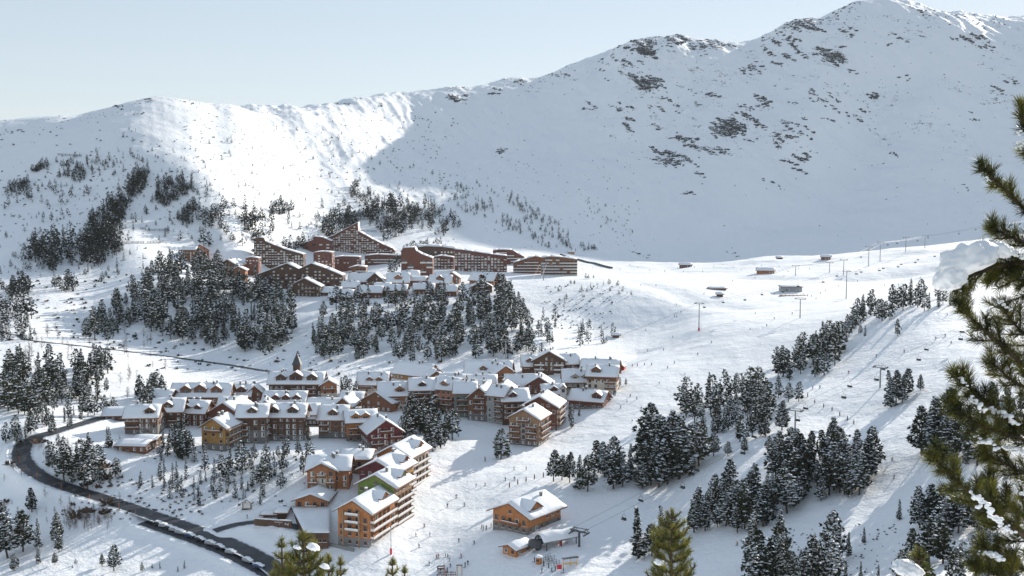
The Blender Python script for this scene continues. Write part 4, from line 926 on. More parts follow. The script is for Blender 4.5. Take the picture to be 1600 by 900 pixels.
def blocked(P):
    return any((P.x - x) ** 2 + (P.y - y) ** 2 < r * r for x, y, r in FOOT)
rt = random.Random(21)
def grove(key, n, poly, hpx, label, group, spacing=.35, force=False, sub=None, wide=1.0):
    """n trees with their feet inside an image polygon, set out on the ground there"""
    xs, ys = [p[0] for p in poly], [p[1] for p in poly]; got = []; tries = 0
    while len(got) < n and tries < n * 30:
        tries += 1
        x, y = rt.uniform(min(xs), max(xs)), rt.uniform(min(ys), max(ys)); ins = False; j = len(poly) - 1
        for i in range(len(poly)):
            if (ys[i] > y) != (ys[j] > y) and x < (xs[j] - xs[i]) * (y - ys[i]) / (ys[j] - ys[i]) + xs[i]: ins = not ins
            j = i
        if not ins: continue
        h = rt.uniform(*hpx) * (rt.uniform(.5, .95) if rt.random() < .42 else 1)
        if any(abs(x - a) < h * spacing * .5 and abs(y - b_) < h * spacing * .28 for a, b_, _ in got): continue
        P = at(x, y)
        if not force and blocked(P): continue
        got.append((x, y, h)); TREES.append((P, h * P.y / F, h, key, rt.randrange(99), label, group, wide))
def E_(cx, cy, rx, ry, n=14): return [(cx + rx * math.cos(6.283 * i / n), cy + ry * math.sin(6.283 * i / n)) for i in range(n)]
def single(key, pts, label, group):
    for x, y, h in pts:
        P = at(x, y); TREES.append((P, h * P.y / F, h, key, rt.randrange(99), label, group, 1.0))
# groves on the right, nearest first
g = 'snowy pines at the bottom right below the ski run'
grove('big', 13, [(1160, 885), (1240, 872), (1300, 880), (1305, 935), (1160, 935)], (76, 104), 'snow laden pine in the bottom right grove', g, .3)
g = 'pines with bare lower trunks below the big round grove'
grove('big', 26, [(1060, 820), (1110, 795), (1180, 780), (1235, 790), (1225, 812), (1150, 840), (1075, 852)], (56, 80), 'bare trunked snowy pine in the lower middle grove', g, .3)
g = 'big round grove beside the right ski run'
grove('big', 44, [(1205, 735), (1260, 700), (1330, 705), (1368, 735), (1365, 765), (1300, 795), (1225, 795)], (52, 76), 'snow laden pine in the big round grove', g, .3)
g = 'dense grove in front of the main ski run'
grove('mid', 46, [(1058, 640), (1100, 620), (1180, 618), (1212, 650), (1210, 680), (1150, 692), (1090, 672)], (38, 58), 'snowy pine in the dense grove by the piste', g, .3)
single('big', [(1222, 672, 48)], 'single slender spruce at the right edge of the dense grove', g)
g = 'tall pines at the right edge of the main ski run'
grove('big', 18, [(995, 722), (1020, 700), (1055, 720), (1065, 755), (1030, 768), (1000, 757)], (66, 98), 'tall pine in the clump right of the piste', g, .3)
single('big', [(1092, 728, 76), (1083, 722, 62), (1115, 713, 40), (1137, 712, 24), (1163, 708, 26), (1202, 706, 26)], 'pine in the clearing between two groves', 'pines in the clearing between the groves')
g = 'pines on the bank above the ski chalet'
single('big', [(865, 752, 52), (890, 754, 50), (905, 764, 56), (918, 768, 60), (945, 745, 58), (958, 764, 62), (973, 760, 56), (935, 738, 52), (985, 750, 60), (1003, 764, 44), (878, 750, 42), (962, 735, 56)], 'snowy pine in the row behind the ski chalet', g)
g = 'spruces by the chairlift line'
single('bigspruce', [(998, 872, 86)], 'heavily snowed spruce below the chairlift line', g)
grove('big', 6, [(1008, 850), (1050, 840), (1060, 868), (1020, 880)], (52, 74), 'snow covered pine behind the young green pine top', g, .4)
g = 'upper right grove along the ski run'
grove('mid', 26, [(1214, 590), (1235, 565), (1270, 545), (1312, 540), (1310, 580), (1270, 597), (1225, 600)], (38, 54), 'dark pine in the upper right grove', g, .32)
single('mid', [(1216, 622, 36), (1232, 628, 32), (1248, 627, 32), (1214, 572, 32)], 'small snowy pine below the upper right grove', g)
g = 'row of pines along the crest of the right ski run'
grove('mid', 36, [(1310, 545), (1325, 505), (1350, 485), (1400, 470), (1470, 462), (1500, 470), (1470, 485), (1400, 500), (1345, 530)], (24, 38), 'pine along the crest above the right run', g, .4)
single('mid', [(1402, 525, 28)], 'lone dark pine on the right ski run', g)
single('big', [(1392, 636, 60), (1400, 628, 52), (1416, 618, 44), (1410, 630, 46), (1438, 610, 26)], 'snowy pine in the clump on the right ski run', 'clump of pines in the middle of the right ski run')
g = 'pines behind the near branches on the right'
grove('big', 13, [(1436, 712), (1465, 690), (1520, 695), (1540, 730), (1480, 728)], (68, 92), 'snowy pine half hidden behind the near branches', g, .3)
grove('big', 16, [(1428, 826), (1470, 805), (1560, 800), (1560, 850), (1480, 845)], (52, 72), 'snowy pine left of the lowest near branches', g, .35)
grove('big', 14, [(1375, 895), (1440, 878), (1560, 870), (1590, 925), (1400, 930)], (60, 82), 'snow covered pine in the bottom right corner', g, .35)
grove('big', 7, [(1540, 640), (1600, 620), (1600, 660), (1550, 670)], (46, 62), 'dark pine seen between the near branches', g, .4)
single('bigspruce', [(1405, 812, 34), (1326, 868, 40), (1310, 872, 30), (1350, 848, 26), (1322, 915, 44), (1345, 908, 34), (1372, 905, 26), (1310, 900, 32)], 'small spruce on the sunny bank below the ski run', 'small spruces on the sunny bank')
# village trees
g = 'snowy pines behind the stepped apartment row'
grove('mid', 30, [(622, 690), (640, 660), (670, 655), (705, 668), (710, 695), (670, 707)], (38, 54), 'snowy pine in the grove behind the stepped apartment row', g, .3, True)
single('mid', [(783, 718, 50), (793, 714, 40), (776, 716, 36)], 'snowy pine on the snow left of the chalet nearest the piste', 'pines beside the chalet nearest the piste')
single('mid', [(893, 668, 38), (905, 650, 22), (968, 604, 16), (978, 602, 12), (960, 620, 14), (890, 655, 24)], 'small snowy pine at the right edge of the village', 'small pines at the village edge')
single('mid', [(645, 660, 46), (655, 664, 40), (534, 622, 34), (546, 624, 34), (540, 614, 28), (556, 620, 26)], 'pine growing between the chalets of the left village', 'pines between the village chalets')
g = 'pines below the left village'
grove('mid', 14, [(240, 700), (290, 690), (300, 720), (250, 725)], (34, 50), 'snowy pine beside the ochre chalet', g, .3)
grove('mid', 24, [(340, 735), (400, 715), (480, 705), (485, 735), (420, 780), (350, 775)], (32, 46), 'pine on the slope below the dark village chalets', g, .4)
grove('midspruce', 34, [(210, 765), (240, 735), (330, 745), (420, 770), (410, 790), (300, 790)], (20, 38), 'slender spruce on the bank above the valley road', g, .6)
grove('mid', 26, [(60, 740), (75, 695), (120, 705), (190, 735), (205, 765), (150, 770)], (34, 50), 'pine inside the bend of the valley road', g, .34)
single('midspruce', [(320, 735, 44), (304, 722, 36), (170, 700, 34), (168, 695, 30)], 'slender spruce near the sheds and the ochre chalet', g)
g = 'pines left of the valley road'
grove('mid', 62, [(0, 640), (10, 585), (60, 575), (100, 590), (110, 630), (60, 655)], (38, 54), 'pine in the dense stand at the far left', g, .28)
grove('mid', 34, [(95, 610), (115, 580), (165, 570), (178, 600), (160, 630), (110, 632)], (36, 50), 'pine in the stand above the road bend', g, .28)
grove('mid', 30, [(0, 690), (60, 660), (140, 640), (215, 640), (215, 655), (120, 668), (20, 700)], (24, 40), 'pine in the strip behind the valley road', g, .32)
grove('mid', 13, [(215, 625), (250, 612), (262, 625), (230, 640)], (34, 46), 'pine at the left back corner of the village', g, .3)
single('big', [(12, 872, 76), (36, 862, 68), (4, 840, 60), (60, 855, 48), (88, 850, 52), (178, 892, 44), (160, 885, 22), (86, 882, 20), (60, 880, 30), (22, 892, 30), (50, 800, 40), (92, 862, 26)], 'snowy pine standing alone in the lower left corner', 'scattered pines in the lower left corner')
single('mid', [(222, 893, 16), (238, 888, 8), (250, 888, 12), (278, 893, 10), (288, 888, 14), (118, 882, 10), (113, 888, 6)], 'little pine in the snow below the parked cars', 'little pines below the parked cars')
# forests under the upper village
g = 'forest below the upper village'
grove('mid', 195, [(215, 480), (235, 430), (270, 412), (330, 425), (390, 450), (455, 475), (468, 510), (440, 550), (380, 556), (330, 545), (270, 535), (225, 520)], (30, 42), 'snow dusted pine in the forest left below the upper village', g, .19)
grove('mid', 235, [(490, 520), (510, 485), (560, 475), (640, 470), (720, 470), (790, 455), (830, 500), (835, 560), (760, 560), (640, 568), (520, 566), (485, 560)], (28, 40), 'snow dusted pine in the forest right below the upper village', g, .2)
grove('mid', 36, [(150, 500), (200, 455), (225, 450), (215, 500), (170, 535), (130, 530)], (22, 36), 'pine on the slope left of the forest', g, .34)
grove('far', 30, [(640, 395), (668, 388), (700, 395), (640, 410), (612, 432), (604, 436)], (16, 28), 'pine among the upper apartment slabs', g, .34)
grove('far', 14, [(385, 452), (450, 455), (460, 470), (400, 470)], (20, 28), 'pine at the foot of the twin gabled building', g, .34, True)
grove('far', 16, [(840, 560), (842, 500), (868, 480), (872, 540)], (16, 30), 'pine on the slope right of the forest', g, .4)
grove('far', 12, [(900, 545), (905, 512), (960, 520), (955, 540)], (16, 26), 'pine above the right end of the village', g, .4)
grove('dark', 70, [(430, 330), (560, 285), (700, 330), (690, 370), (560, 340), (470, 375)], (5, 14), 'dark pine scattered behind the upper village', 'scattered pines behind the upper village', .4)
grove('far', 36, [(0, 540), (0, 480), (50, 490), (60, 530)], (22, 38), 'pine at the far left below the mountain', g, .34)
# mountainside woods (dark, far)
g = 'dark pines on the left mountainside'
ML = 'dark pine on the shaded left mountainside'
for poly, n, h in (([(135, 385), (140, 345), (175, 315), (200, 330), (180, 370), (160, 395)], 74, (11, 18)), ([(185, 320), (210, 275), (232, 272), (225, 300), (195, 325)], 44, (8, 14)), ([(235, 320), (245, 285), (290, 278), (308, 300), (260, 325)], 44, (8, 13)), ([(30, 420), (45, 380), (110, 372), (120, 420), (60, 430)], 34, (14, 22)), ([(110, 415), (135, 360), (190, 375), (190, 400), (140, 420)], 40, (13, 20)), ([(0, 300), (40, 282), (52, 295), (20, 310)], 22, (7, 11)), ([(48, 268), (75, 255), (76, 262), (50, 272)], 16, (6, 9)), ([(80, 300), (100, 255), (165, 250), (170, 265), (110, 290)], 30, (5, 10)), ([(310, 385), (330, 330), (390, 320), (430, 350), (420, 385), (350, 392)], 34, (9, 20)), ([(270, 345), (300, 320), (330, 335), (300, 355)], 22, (8, 13)), ([(420, 335), (435, 312), (462, 325), (450, 340)], 18, (8, 13)), ([(500, 360), (520, 340), (560, 345), (550, 372), (510, 375)], 34, (10, 18)), ([(550, 345), (590, 320), (660, 330), (650, 360), (600, 380), (590, 360)], 62, (11, 18)), ([(545, 310), (556, 285), (575, 300), (600, 320), (560, 320)], 22, (6, 11)), ([(0, 450), (30, 440), (60, 460), (20, 475)], 16, (14, 22)), ([(80, 445), (110, 440), (120, 455), (90, 460)], 10, (12, 18)), ([(640, 350), (655, 315), (700, 330), (720, 355), (690, 372)], 36, (8, 13)), ([(430, 390), (500, 376), (500, 388), (440, 398)], 12, (9, 14))):
    grove('dark', int(n * 1.7), poly, (h[0] * 1.25, h[1] * 1.5), ML, g, .22)
for poly, n, h in (([(700, 300), (720, 285), (760, 320), (830, 360), (900, 392), (860, 390), (790, 362), (720, 330)], 95, (6, 11)), ([(790, 300), (830, 320), (870, 350), (905, 385), (925, 393), (900, 393), (840, 365), (800, 335)], 75, (7, 11)), ([(690, 270), (800, 300), (780, 330), (700, 300)], 26, (4, 7)), ([(905, 388), (925, 380), (935, 392), (910, 395)], 12, (7, 10)), ([(900, 300), (960, 330), (1000, 370), (960, 372), (920, 345)], 32, (3, 6))):
    grove('dark', n, poly, h, 'dark pine on the slope right of the upper village', 'dark pines right of the upper village', .42)
grove('dark', 36, [(860, 470), (870, 440), (930, 432), (1000, 462), (985, 468), (930, 450), (890, 490)], (5, 11), 'small dark pine on the bank below the plateau', 'small pines below the plateau', .42)
grove('dark', 110, [(280, 320), (320, 210), (420, 190), (600, 220), (720, 300), (700, 330), (560, 320), (420, 310)], (4, 9), 'tiny pine on the sunlit hillside', 'tiny pines on the sunlit hillside', .42)
grove('dark', 240, [(0, 440), (0, 300), (60, 250), (200, 240), (330, 290), (320, 380), (240, 430), (120, 450)], (5, 17), 'dark pine scattered over the lower left mountainside', 'scattered pines on the lower left mountainside', .5)
grove('dark', 60, [(20, 350), (60, 260), (200, 190), (300, 250), (260, 300), (150, 320)], (4, 8), 'tiny dark pine high on the left hillside', 'tiny pines high on the left hillside', .42)
# the three hundred largest stand as things of their own; the rest are one mass
TREES.sort(key=lambda q: -q[2])
def plant(T):
    P, h, hp, key, idx, label, group, wide = T
    V = VAR[key][idx % len(VAR[key])]; k = h / 10.0
    o = empty('pine_tree', (P.x, P.y, P.z - .15), rt.uniform(0, 6.28)); o.rotation_euler[0] = rt.gauss(0, .035); o.rotation_euler[1] = rt.gauss(0, .035); o.scale = (k * rt.uniform(.85, 1.25), k * rt.uniform(.9, 1.15), k)
    tag(o, label, 'tree', group)
    link('trunk', V[0], o); c = link('crown', V[1], o)
    if V[2]: tag(link('snow', V[2], c), kind='stuff')
NT = 300
for T in TREES[:NT]: plant(T)
def scatter(name, items, meshes, label, cat):
    """one mass of instanced plants: items = (P, scale, rz, variant)"""
    lib = bpy.data.collections.new(name + '_kinds')
    for k, me in enumerate(meshes): lib.objects.link(bpy.data.objects.new(f'{name}_kind_{k:02d}', me))
    me = bpy.data.meshes.new(name); me.from_pydata([tuple(i[0]) for i in items], [], [])
    for an, ty, vals in (('s', 'FLOAT_VECTOR', [c for i in items for c in i[1]]), ('r', 'FLOAT_VECTOR', [c for i in items for c in (0, 0, i[2])])):
        a = me.attributes.new(an, ty, 'POINT'); a.data.foreach_set('vector', vals)
    a = me.attributes.new('k', 'INT', 'POINT'); a.data.foreach_set('value', [i[3] % len(meshes) for i in items])
    o = link(name, me); gg = bpy.data.node_groups.new(name + '_nodes', 'GeometryNodeTree')
    gg.interface.new_socket('Geometry', in_out='INPUT', socket_type='NodeSocketGeometry'); gg.interface.new_socket('Geometry', in_out='OUTPUT', socket_type='NodeSocketGeometry')
    nn = gg.nodes.new; gi, go, ip, ci = nn('NodeGroupInput'), nn('NodeGroupOutput'), nn('GeometryNodeInstanceOnPoints'), nn('GeometryNodeCollectionInfo')
    ci.inputs['Collection'].default_value = lib; ci.inputs['Separate Children'].default_value = True; ci.inputs['Reset Children'].default_value = True
    ip.inputs['Pick Instance'].default_value = True
    def attr(nm, ty):
        q = nn('GeometryNodeInputNamedAttribute'); q.data_type = ty; q.inputs['Name'].default_value = nm
        return q.outputs['Attribute']
    L = gg.links.new
    L(gi.outputs[0], ip.inputs['Points']); L(ci.outputs[0], ip.inputs['Instance']); L(attr('k', 'INT'), ip.inputs['Instance Index']); L(attr('s', 'FLOAT_VECTOR'), ip.inputs['Scale'])
    e2r = nn('FunctionNodeEulerToRotation'); L(attr('r', 'FLOAT_VECTOR'), e2r.inputs[0]); L(e2r.outputs[0], ip.inputs['Rotation'])
    L(ip.outputs[0], go.inputs[0])
    md = o.modifiers.new('scatter', 'NODES'); md.node_group = gg
    tag(o, label, cat, kind='stuff'); return o
# joined copies of every kind for the mass
keys, joined, start = [], [], {}
for key in ('big', 'bigspruce', 'mid', 'midspruce', 'far', 'dark'):
    start[key] = len(joined)
    for V in VAR[key]:
        m = MB()
        for slot, mb in enumerate(V[3][:3]): m.add(mb.v, mb.f, slot)
        joined.append(m.mesh('pine_kind', ['bark', V[3][3], 'tree_snow']))
items = []
for P, h, hp, key, idx, label, group, wide in TREES[NT:]:
    k = h / 10.0; items.append(((P.x, P.y, P.z - .1), (k * rt.uniform(.85, 1.2), k * rt.uniform(.85, 1.2), k), rt.uniform(0, 6.28), start[key] + idx % len(VAR[key])))
scatter('distant_forest', items, joined, 'farther snow dusted pines spread over the slopes and mountainside', 'forest')
# shrubs and bare saplings
for k in range(3): MATS['twigs']
sh = [shrub_mesh(k).mesh('shrub_kind', ['needles_dark' if k < 3 else 'twigs']) for k in range(5)] + [bare_mesh(40 + k).mesh('sapling_kind', ['twigs']) for k in range(4)]
si = []
def shrubs(n, poly, rng_, kinds):
    xs, ys = [p[0] for p in poly], [p[1] for p in poly]; c = 0
    while c < n:
        x, y = rt.uniform(min(xs), max(xs)), rt.uniform(min(ys), max(ys)); P = at(x, y); c += 1
        if blocked(P) or y < np.interp(x, *crest) + 6: continue
        k = rt.choice(kinds); s_ = rt.uniform(*rng_) * P.y / F / (1.0 if k < 5 else 6.0)
        si.append(((P.x, P.y, P.z), (s_, s_, s_), rt.uniform(0, 6.28), k))
shrubs(420, [(280, 175), (720, 340)], (1.0, 2.6), (0, 1, 2))
shrubs(300, [(0, 200), (330, 430)], (1.2, 3.2), (0, 1, 2))
shrubs(160, [(700, 250), (1000, 390)], (.9, 2.0), (0, 1, 2))
shrubs(90, [(850, 440), (960, 520)], (1.5, 3.5), (0, 1, 2))
shrubs(90, [(0, 520), (260, 640)], (10, 24), (5, 6, 7, 8))
shrubs(70, [(0, 690), (190, 830)], (8, 20), (3, 4, 5, 6, 7, 8))
shrubs(60, [(100, 800), (170, 830)], (10, 18), (5, 6, 7, 8))
shrubs(120, [(200, 700), (480, 800)], (2, 6), (0, 1, 3, 4, 5, 7))
shrubs(120, [(1180, 820), (1420, 900)], (1.5, 4), (0, 3, 4))
shrubs(80, [(420, 560), (700, 600)], (2, 8), (3, 4, 5, 6))
shrubs(50, [(1000, 830), (1060, 880)], (8, 16), (5, 6, 7, 8))
shrubs(90, [(230, 520), (480, 580)], (2, 6), (0, 3, 4))
shrubs(110, [(90, 752), (330, 812)], (2, 5), (3, 4, 3, 4, 0)); shrubs(160, [(0, 430), (230, 560)], (2, 6), (0, 1, 3, 4)); shrubs(200, [(300, 170), (700, 330)], (.8, 1.6), (0, 1, 2, 3))
scatter('shrubs', si, sh, 'low dark shrubs and bare saplings poking out of the snow', 'shrubs')

# rocks breaking through the snow of the mountain faces
plain('rock', (.036, .04, .047), .9, .55, .25)
def rock_mesh(seed):
    bm = bmesh.new(); bmesh.ops.create_icosphere(bm, subdivisions=2, radius=1.0); rs = random.Random(seed); ax_ = [Vector((rs.uniform(-1, 1), rs.uniform(-1, 1), rs.uniform(-1, 1))).normalized() for _ in range(7)]; off = [rs.uniform(.45, .85) for _ in ax_]
    for v in bm.verts:
        for a, o_ in zip(ax_, off):
            d = v.co.dot(a)
            if d > o_: v.co -= a * (d - o_)
        v.co += Vector((rs.uniform(-.07, .07), rs.uniform(-.07, .07), rs.uniform(-.07, .07)))
    me = bpy.data.meshes.new('rock_kind'); bm.to_mesh(me); bm.free(); me.materials.append(MATS['rock']); me.materials.append(MATS['roof_snow'])
    for p in me.polygons: p.material_index = 1 if p.normal.z > .62 + rs.uniform(-.2, .3) else 0
    return me
rk_items = []; rr_ = random.Random(31)
def rocks_at(x, y, spx):
    if y < np.interp(x, *crest) + .2: return
    P = at(x, y, 1000); s_ = spx * P.y / F * .6
    rk_items.append(((P.x, P.y, P.z - s_ * .25), (s_ * rr_.uniform(.8, 2.1), s_ * rr_.uniform(.8, 1.3), s_ * rr_.uniform(.5, 1.0)), rr_.uniform(-.5, .5), rr_.randrange(8)))
for l in ROCK.replace('\n', ';').split(';'):
    x, y, rx, ry, k = (float(q) for q in l.split())
    for sub in range(max(2, int(rx * ry * k / 42))):                       # several broken bands in every patch
        cx_, cy_ = rr_.gauss(x, rx * .5), rr_.gauss(y, ry * .45); a_ = rr_.uniform(.15, .8) * (1 if x > 900 else .5); L_ = rr_.uniform(3, 13)
        for q in range(int(L_ * 1.5 * k) + 1):
            tq = rr_.uniform(-1, 1) * L_; rocks_at(cx_ + tq * math.cos(a_) + rr_.gauss(0, 1.2), cy_ + tq * math.sin(a_) + rr_.gauss(0, 1.2), rr_.uniform(1.0, 5.2) * (.6 + .6 * k))
for q in range(420):
    x = rr_.uniform(760, 1600); y = rr_.uniform(30, 390)
    if rr_.random() < 1.1 - y / 420: rocks_at(x, y, rr_.uniform(.8, 2.4))
for q in range(230):
    x = rr_.uniform(0, 900); rocks_at(x, np.interp(x, *crest) + abs(rr_.gauss(2, 9)), rr_.uniform(.8, 2.2))
for x0, x1, n_, sz in ((955, 1125, 170, 4.0), (1190, 1345, 150, 4.0), (1440, 1570, 70, 3.4), (690, 740, 40, 3.0), (800, 900, 45, 2.6)):
    for q in range(n_):
        x = rr_.uniform(x0, x1); rocks_at(x, np.interp(x, *crest) + abs(rr_.gauss(.5, 11)) + .3, rr_.uniform(1.2, sz))
scatter('mountain_rocks', rk_items, [rock_mesh(k) for k in range(8)], 'dark rocks and crags breaking through the snow of the mountain', 'rocks')
# ------------------------------------------------------------------ chairlifts
def up(px, py, h): P = at(px, py); return P, Vector((P.x, P.y, P.z + h))
def pylon(px, py, h, label, group, yaw=0.0, arm=2.8, base='steel', red=False):
    P = at(px, py); r = empty('lift_pylon', P, yaw); tag(r, label, 'lift pylon', group)
    m = MB(); m.bar((0, 0, -2), (0, 0, h), .42, 0, 8, .28); m.build('mast', base, r)
    m = MB(); m.box((0, 0, h), (2 * arm, .35, .4)); m.box((0, 0, h + .9), (2 * arm * .8, .2, .2)); m.build('crossarm', 'steel', r)
    for s_ in (-1, 1):
        m = MB(); m.box((s_ * arm, 0, h + .1), (.3, 3.4, .35)); m.bar((s_ * arm * .75, 0, h + .2), (s_ * arm * .75, 0, h + 1.0), .07)
        for k in range(4): m.bar((s_ * arm - .14, -1.3 + .87 * k, h + .35), (s_ * arm + .14, -1.3 + .87 * k, h + .35), .26, 0, 8)
        m.build('sheave_train', 'steel_dark', r)
    m = MB(); m.bar((.32, -.32, 0), (.32, -.32, h), .05, 0, 4)
    for k in range(int(h / .8)): m.box((.32, -.42, k * .8 + .4), (.4, .05, .05))
    m.build('ladder', 'steel', r)
    if red: m = MB(); m.bar((0, 0, 0), (0, 0, 2.3), .62, 0, 10); m.build('crash_pad', 'red_paint', r)
    return r
_ch = MB()
_ch.bar((0, 0, 0), (0, 0, -1.2), .05); _ch.bar((0, 0, -1.2), (.9, 0, -1.6), .045); _ch.bar((0, 0, -1.2), (-.9, 0, -1.6), .045); _ch.bar((.9, 0, -1.6), (1.05, 0, -3.2), .045); _ch.bar((-.9, 0, -1.6), (-1.05, 0, -3.2), .045)
ME_HANGER = _ch.mesh('hanger', ['steel_dark'])
_ch = MB(); _ch.box((0, -.25, -3.2), (2.3, .55, .14)); ME_SEAT = _ch.mesh('seat', ['black_cloth'])
_ch = MB(); _ch.box((0, .06, -2.8), (2.3, .12, .75)); ME_BACK = _ch.mesh('backrest', ['black_cloth'])
_ch = MB(); _ch.bar((-1.1, -.55, -2.75), (1.1, -.55, -2.75), .04); _ch.bar((-.5, -.5, -3.75), (.5, -.5, -3.75), .04); _ch.bar((0, -.55, -2.75), (0, -.5, -3.75), .03); ME_BAR = _ch.mesh('safety_bar', ['steel'])
def lift(line, chairs, label, group, off=2.8, sag=.02, r=.045):
    """line: cable points; two parallel ropes and the chairs hanging from them"""
    for s_ in (-1, 1):
        pts = []
        for a, b_ in zip(line[:-1], line[1:]):
            d = (b_ - a); nrm = Vector((-d.y, d.x, 0)).normalized() * off * s_; L = d.length
            for k in range(12):
                t_ = k / 12; p = a.lerp(b_, t_) + nrm; p.z -= 4 * sag * L * t_ * (1 - t_) * .5; pts.append(p)
        pts.append(line[-1] + nrm)
        m = MB()
        for a, b_ in zip(pts[:-1], pts[1:]): m.bar(a, b_, r, 0, 4)
        o = m.build('lift_cable', 'cable'); tag(o, ('uphill' if s_ < 0 else 'downhill') + ' cable of ' + label, 'cable', group)
        tot = [0]
        for a, b_ in zip(pts[:-1], pts[1:]): tot.append(tot[-1] + (b_ - a).length)
        for f_ in chairs:
            q = (f_ + (.0 if s_ < 0 else .037)) % 1 * tot[-1]
            for k in range(len(pts) - 1):
                if tot[k] <= q <= tot[k + 1]:
                    p = pts[k].lerp(pts[k + 1], (q - tot[k]) / (tot[k + 1] - tot[k])); d = pts[k + 1] - pts[k]
                    e = empty('lift_chair', p, math.atan2(d.y, d.x) - math.pi / 2 + (math.pi if s_ > 0 else 0)); tag(e, 'empty black chair hanging from the ' + label, 'lift chair', 'chairs of the ' + label)
                    link('hanger', ME_HANGER, e); link('seat', ME_SEAT, e); link('backrest', ME_BACK, e); link('safety_bar', ME_BAR, e); break
GP = 'pylons of the chairlifts'
def top(px, py, h): return up(px, py, h)[1]
pylon(1242, 680, 10, 'grey lift pylon standing between the two snowy groves', GP, -.6); pylon(1375, 606, 9, 'grey lift pylon left of the clump on the right ski run', GP, -.6)
lift([top(905, 853, 6), top(1242, 680, 10.4), top(1375, 606, 9.4), top(1500, 545, 9), top(1640, 470, 10)], [.05, .13, .22, .31, .40, .47, .55, .63, .72, .8, .88], 'near chairlift crossing the groves', 'near chairlift')
pylon(1092, 517, 19, 'tall lift pylon with red padded foot in the middle of the piste', GP, -.5, red=True); pylon(1322, 467, 22, 'very tall lift pylon on the sunny plateau edge', GP, -.5)
lift([top(930, 545, 3), top(1092, 517, 19.4), top(1322, 467, 22.4), top(1460, 420, 16), top(1640, 380, 20)], [.06, .13, .2, .27, .35, .43, .52, .6, .68, .78], 'middle chairlift over the plateau', 'middle chairlift')
for x, y, h, lab in ((1243, 431, 10, 'small lift pylon beside the orange roofed restaurant'), (1296, 426, 10, 'small lift pylon near the grey barn'), (1318, 430, 15, 'lift pylon behind the very tall pylon'), (1357, 416, 20, 'thin lift pylon left of the far lift line'), (1375, 408, 20, 'lift pylon where the far lift crests the snow'), (1415, 394, 16, 'lift pylon high on the sunny shoulder'), (1445, 388, 14, 'rightmost lift pylon on the sunny shoulder'), (1250, 497, 13, 'bare pole pylon above the upper right grove')):
    pylon(x, y, h, lab, GP, -.5, arm=3.4)
lift([top(1200, 436, 5), top(1243, 431, 10), top(1318, 430, 15), top(1375, 408, 20), top(1445, 388, 14), top(1545, 372, 16), top(1660, 345, 20)], [.12, .2, .28, .36, .42, .48, .54, .6, .66, .72, .8], 'far chairlift below the mountain', 'far chairlift', r=.07)
pylon(790, 564, 13, 'gondola pylon rising behind the village at the forest edge', GP, .3, arm=3.2); pylon(849, 438, 15, 'gondola pylon beside the cream hotel', GP, .3, arm=3.2)
lift([top(800, 590, 8), top(790, 564, 13.3), top(849, 438, 15.3), top(880, 425, 12)], [], 'gondola line between the two villages', 'gondola line', off=3.2, r=.06)
# lower station of the near chairlift
a = at(842, 858); st = empty('chairlift_station', a, math.radians(30)); tag(st, 'low chairlift station under a long rounded snow covered canopy', 'lift station')
m = MB(); prof = [(-3.2 + 6.4 * k / 10, 3.0 + 2.0 * math.sin(math.pi * k / 10)) for k in range(11)]
for i in range(10):
    (y0, z0), (y1, z1) = prof[i], prof[i + 1]; m.add([(0, y0, z0), (15, y0, z0), (15, y1, z1), (0, y1, z1)], [(0, 1, 2, 3)]); m.add([(0, y0, z0 - .3), (15, y0, z0 - .3), (15, y1, z1 - .3), (0, y1, z1 - .3)], [(3, 2, 1, 0)])
cp = m.build('canopy', 'steel', st)
m = MB(); snow_sheet(m, lambda u, v: (u * 15, -3.2 + 6.4 * v, 3.05 + 2.0 * math.sin(math.pi * v)), 12, 10, .5, 0, 3); m.build('snow', 'roof_snow', cp, smooth=True)
for x in (1.5, 7.5, 13.5):
    for y in (-2.6, 2.6): m = MB(); m.bar((x, y, -1), (x, y, 3.6), .22, 0, 6); m.build('support', 'steel_dark', st)
m = MB(); m.bar((-1.5, 0, 1.2), (-1.5, 0, 3.2), 2.4, 0, 16); m.build('bullwheel', 'steel_dark', st)
m = MB(); m.box((3.5, 0, 2.6), (7, 2.2, 1.4)); m.box((-.5, 0, .3), (1.2, 1.4, 3.4)); m.build('drive_housing', 'steel_dark', st)
a = at(905, 854); po = empty('lift_portal', a, -.55); tag(po, 'dark lattice lift portal beside the station canopy', 'lift pylon')
m = MB(); m.bar((0, 0, -1), (0, 0, 5), .4, 0, 8); m.build('mast', 'steel_dark', po)
m = MB(); m.box((0, 0, 5.2), (6.4, .3, .35)); m.box((0, -1.4, 6.0), (6.0, .2, .2)); m.box((0, 1.4, 6.0), (6.0, .2, .2))
for s_ in (-1, 1):
    for k in (-1.4, 0, 1.4): m.bar((s_ * 2.9, k, 4.6), (s_ * 2.2, k * .6, 6.5), .09); m.bar((s_ * 1.0, k, 5.2), (s_ * 2.9, -k, 6.3), .07)
    m.box((s_ * 2.8, 0, 4.7), (.3, 4.6, .35)); m.bar((s_ * 2.8, -2.2, 4.7), (s_ * 1.6, -1.4, 6), .07); m.bar((s_ * 2.8, 2.2, 4.7), (s_ * 1.6, 1.4, 6), .07)
m.build('lattice_arm', 'steel_dark', po)
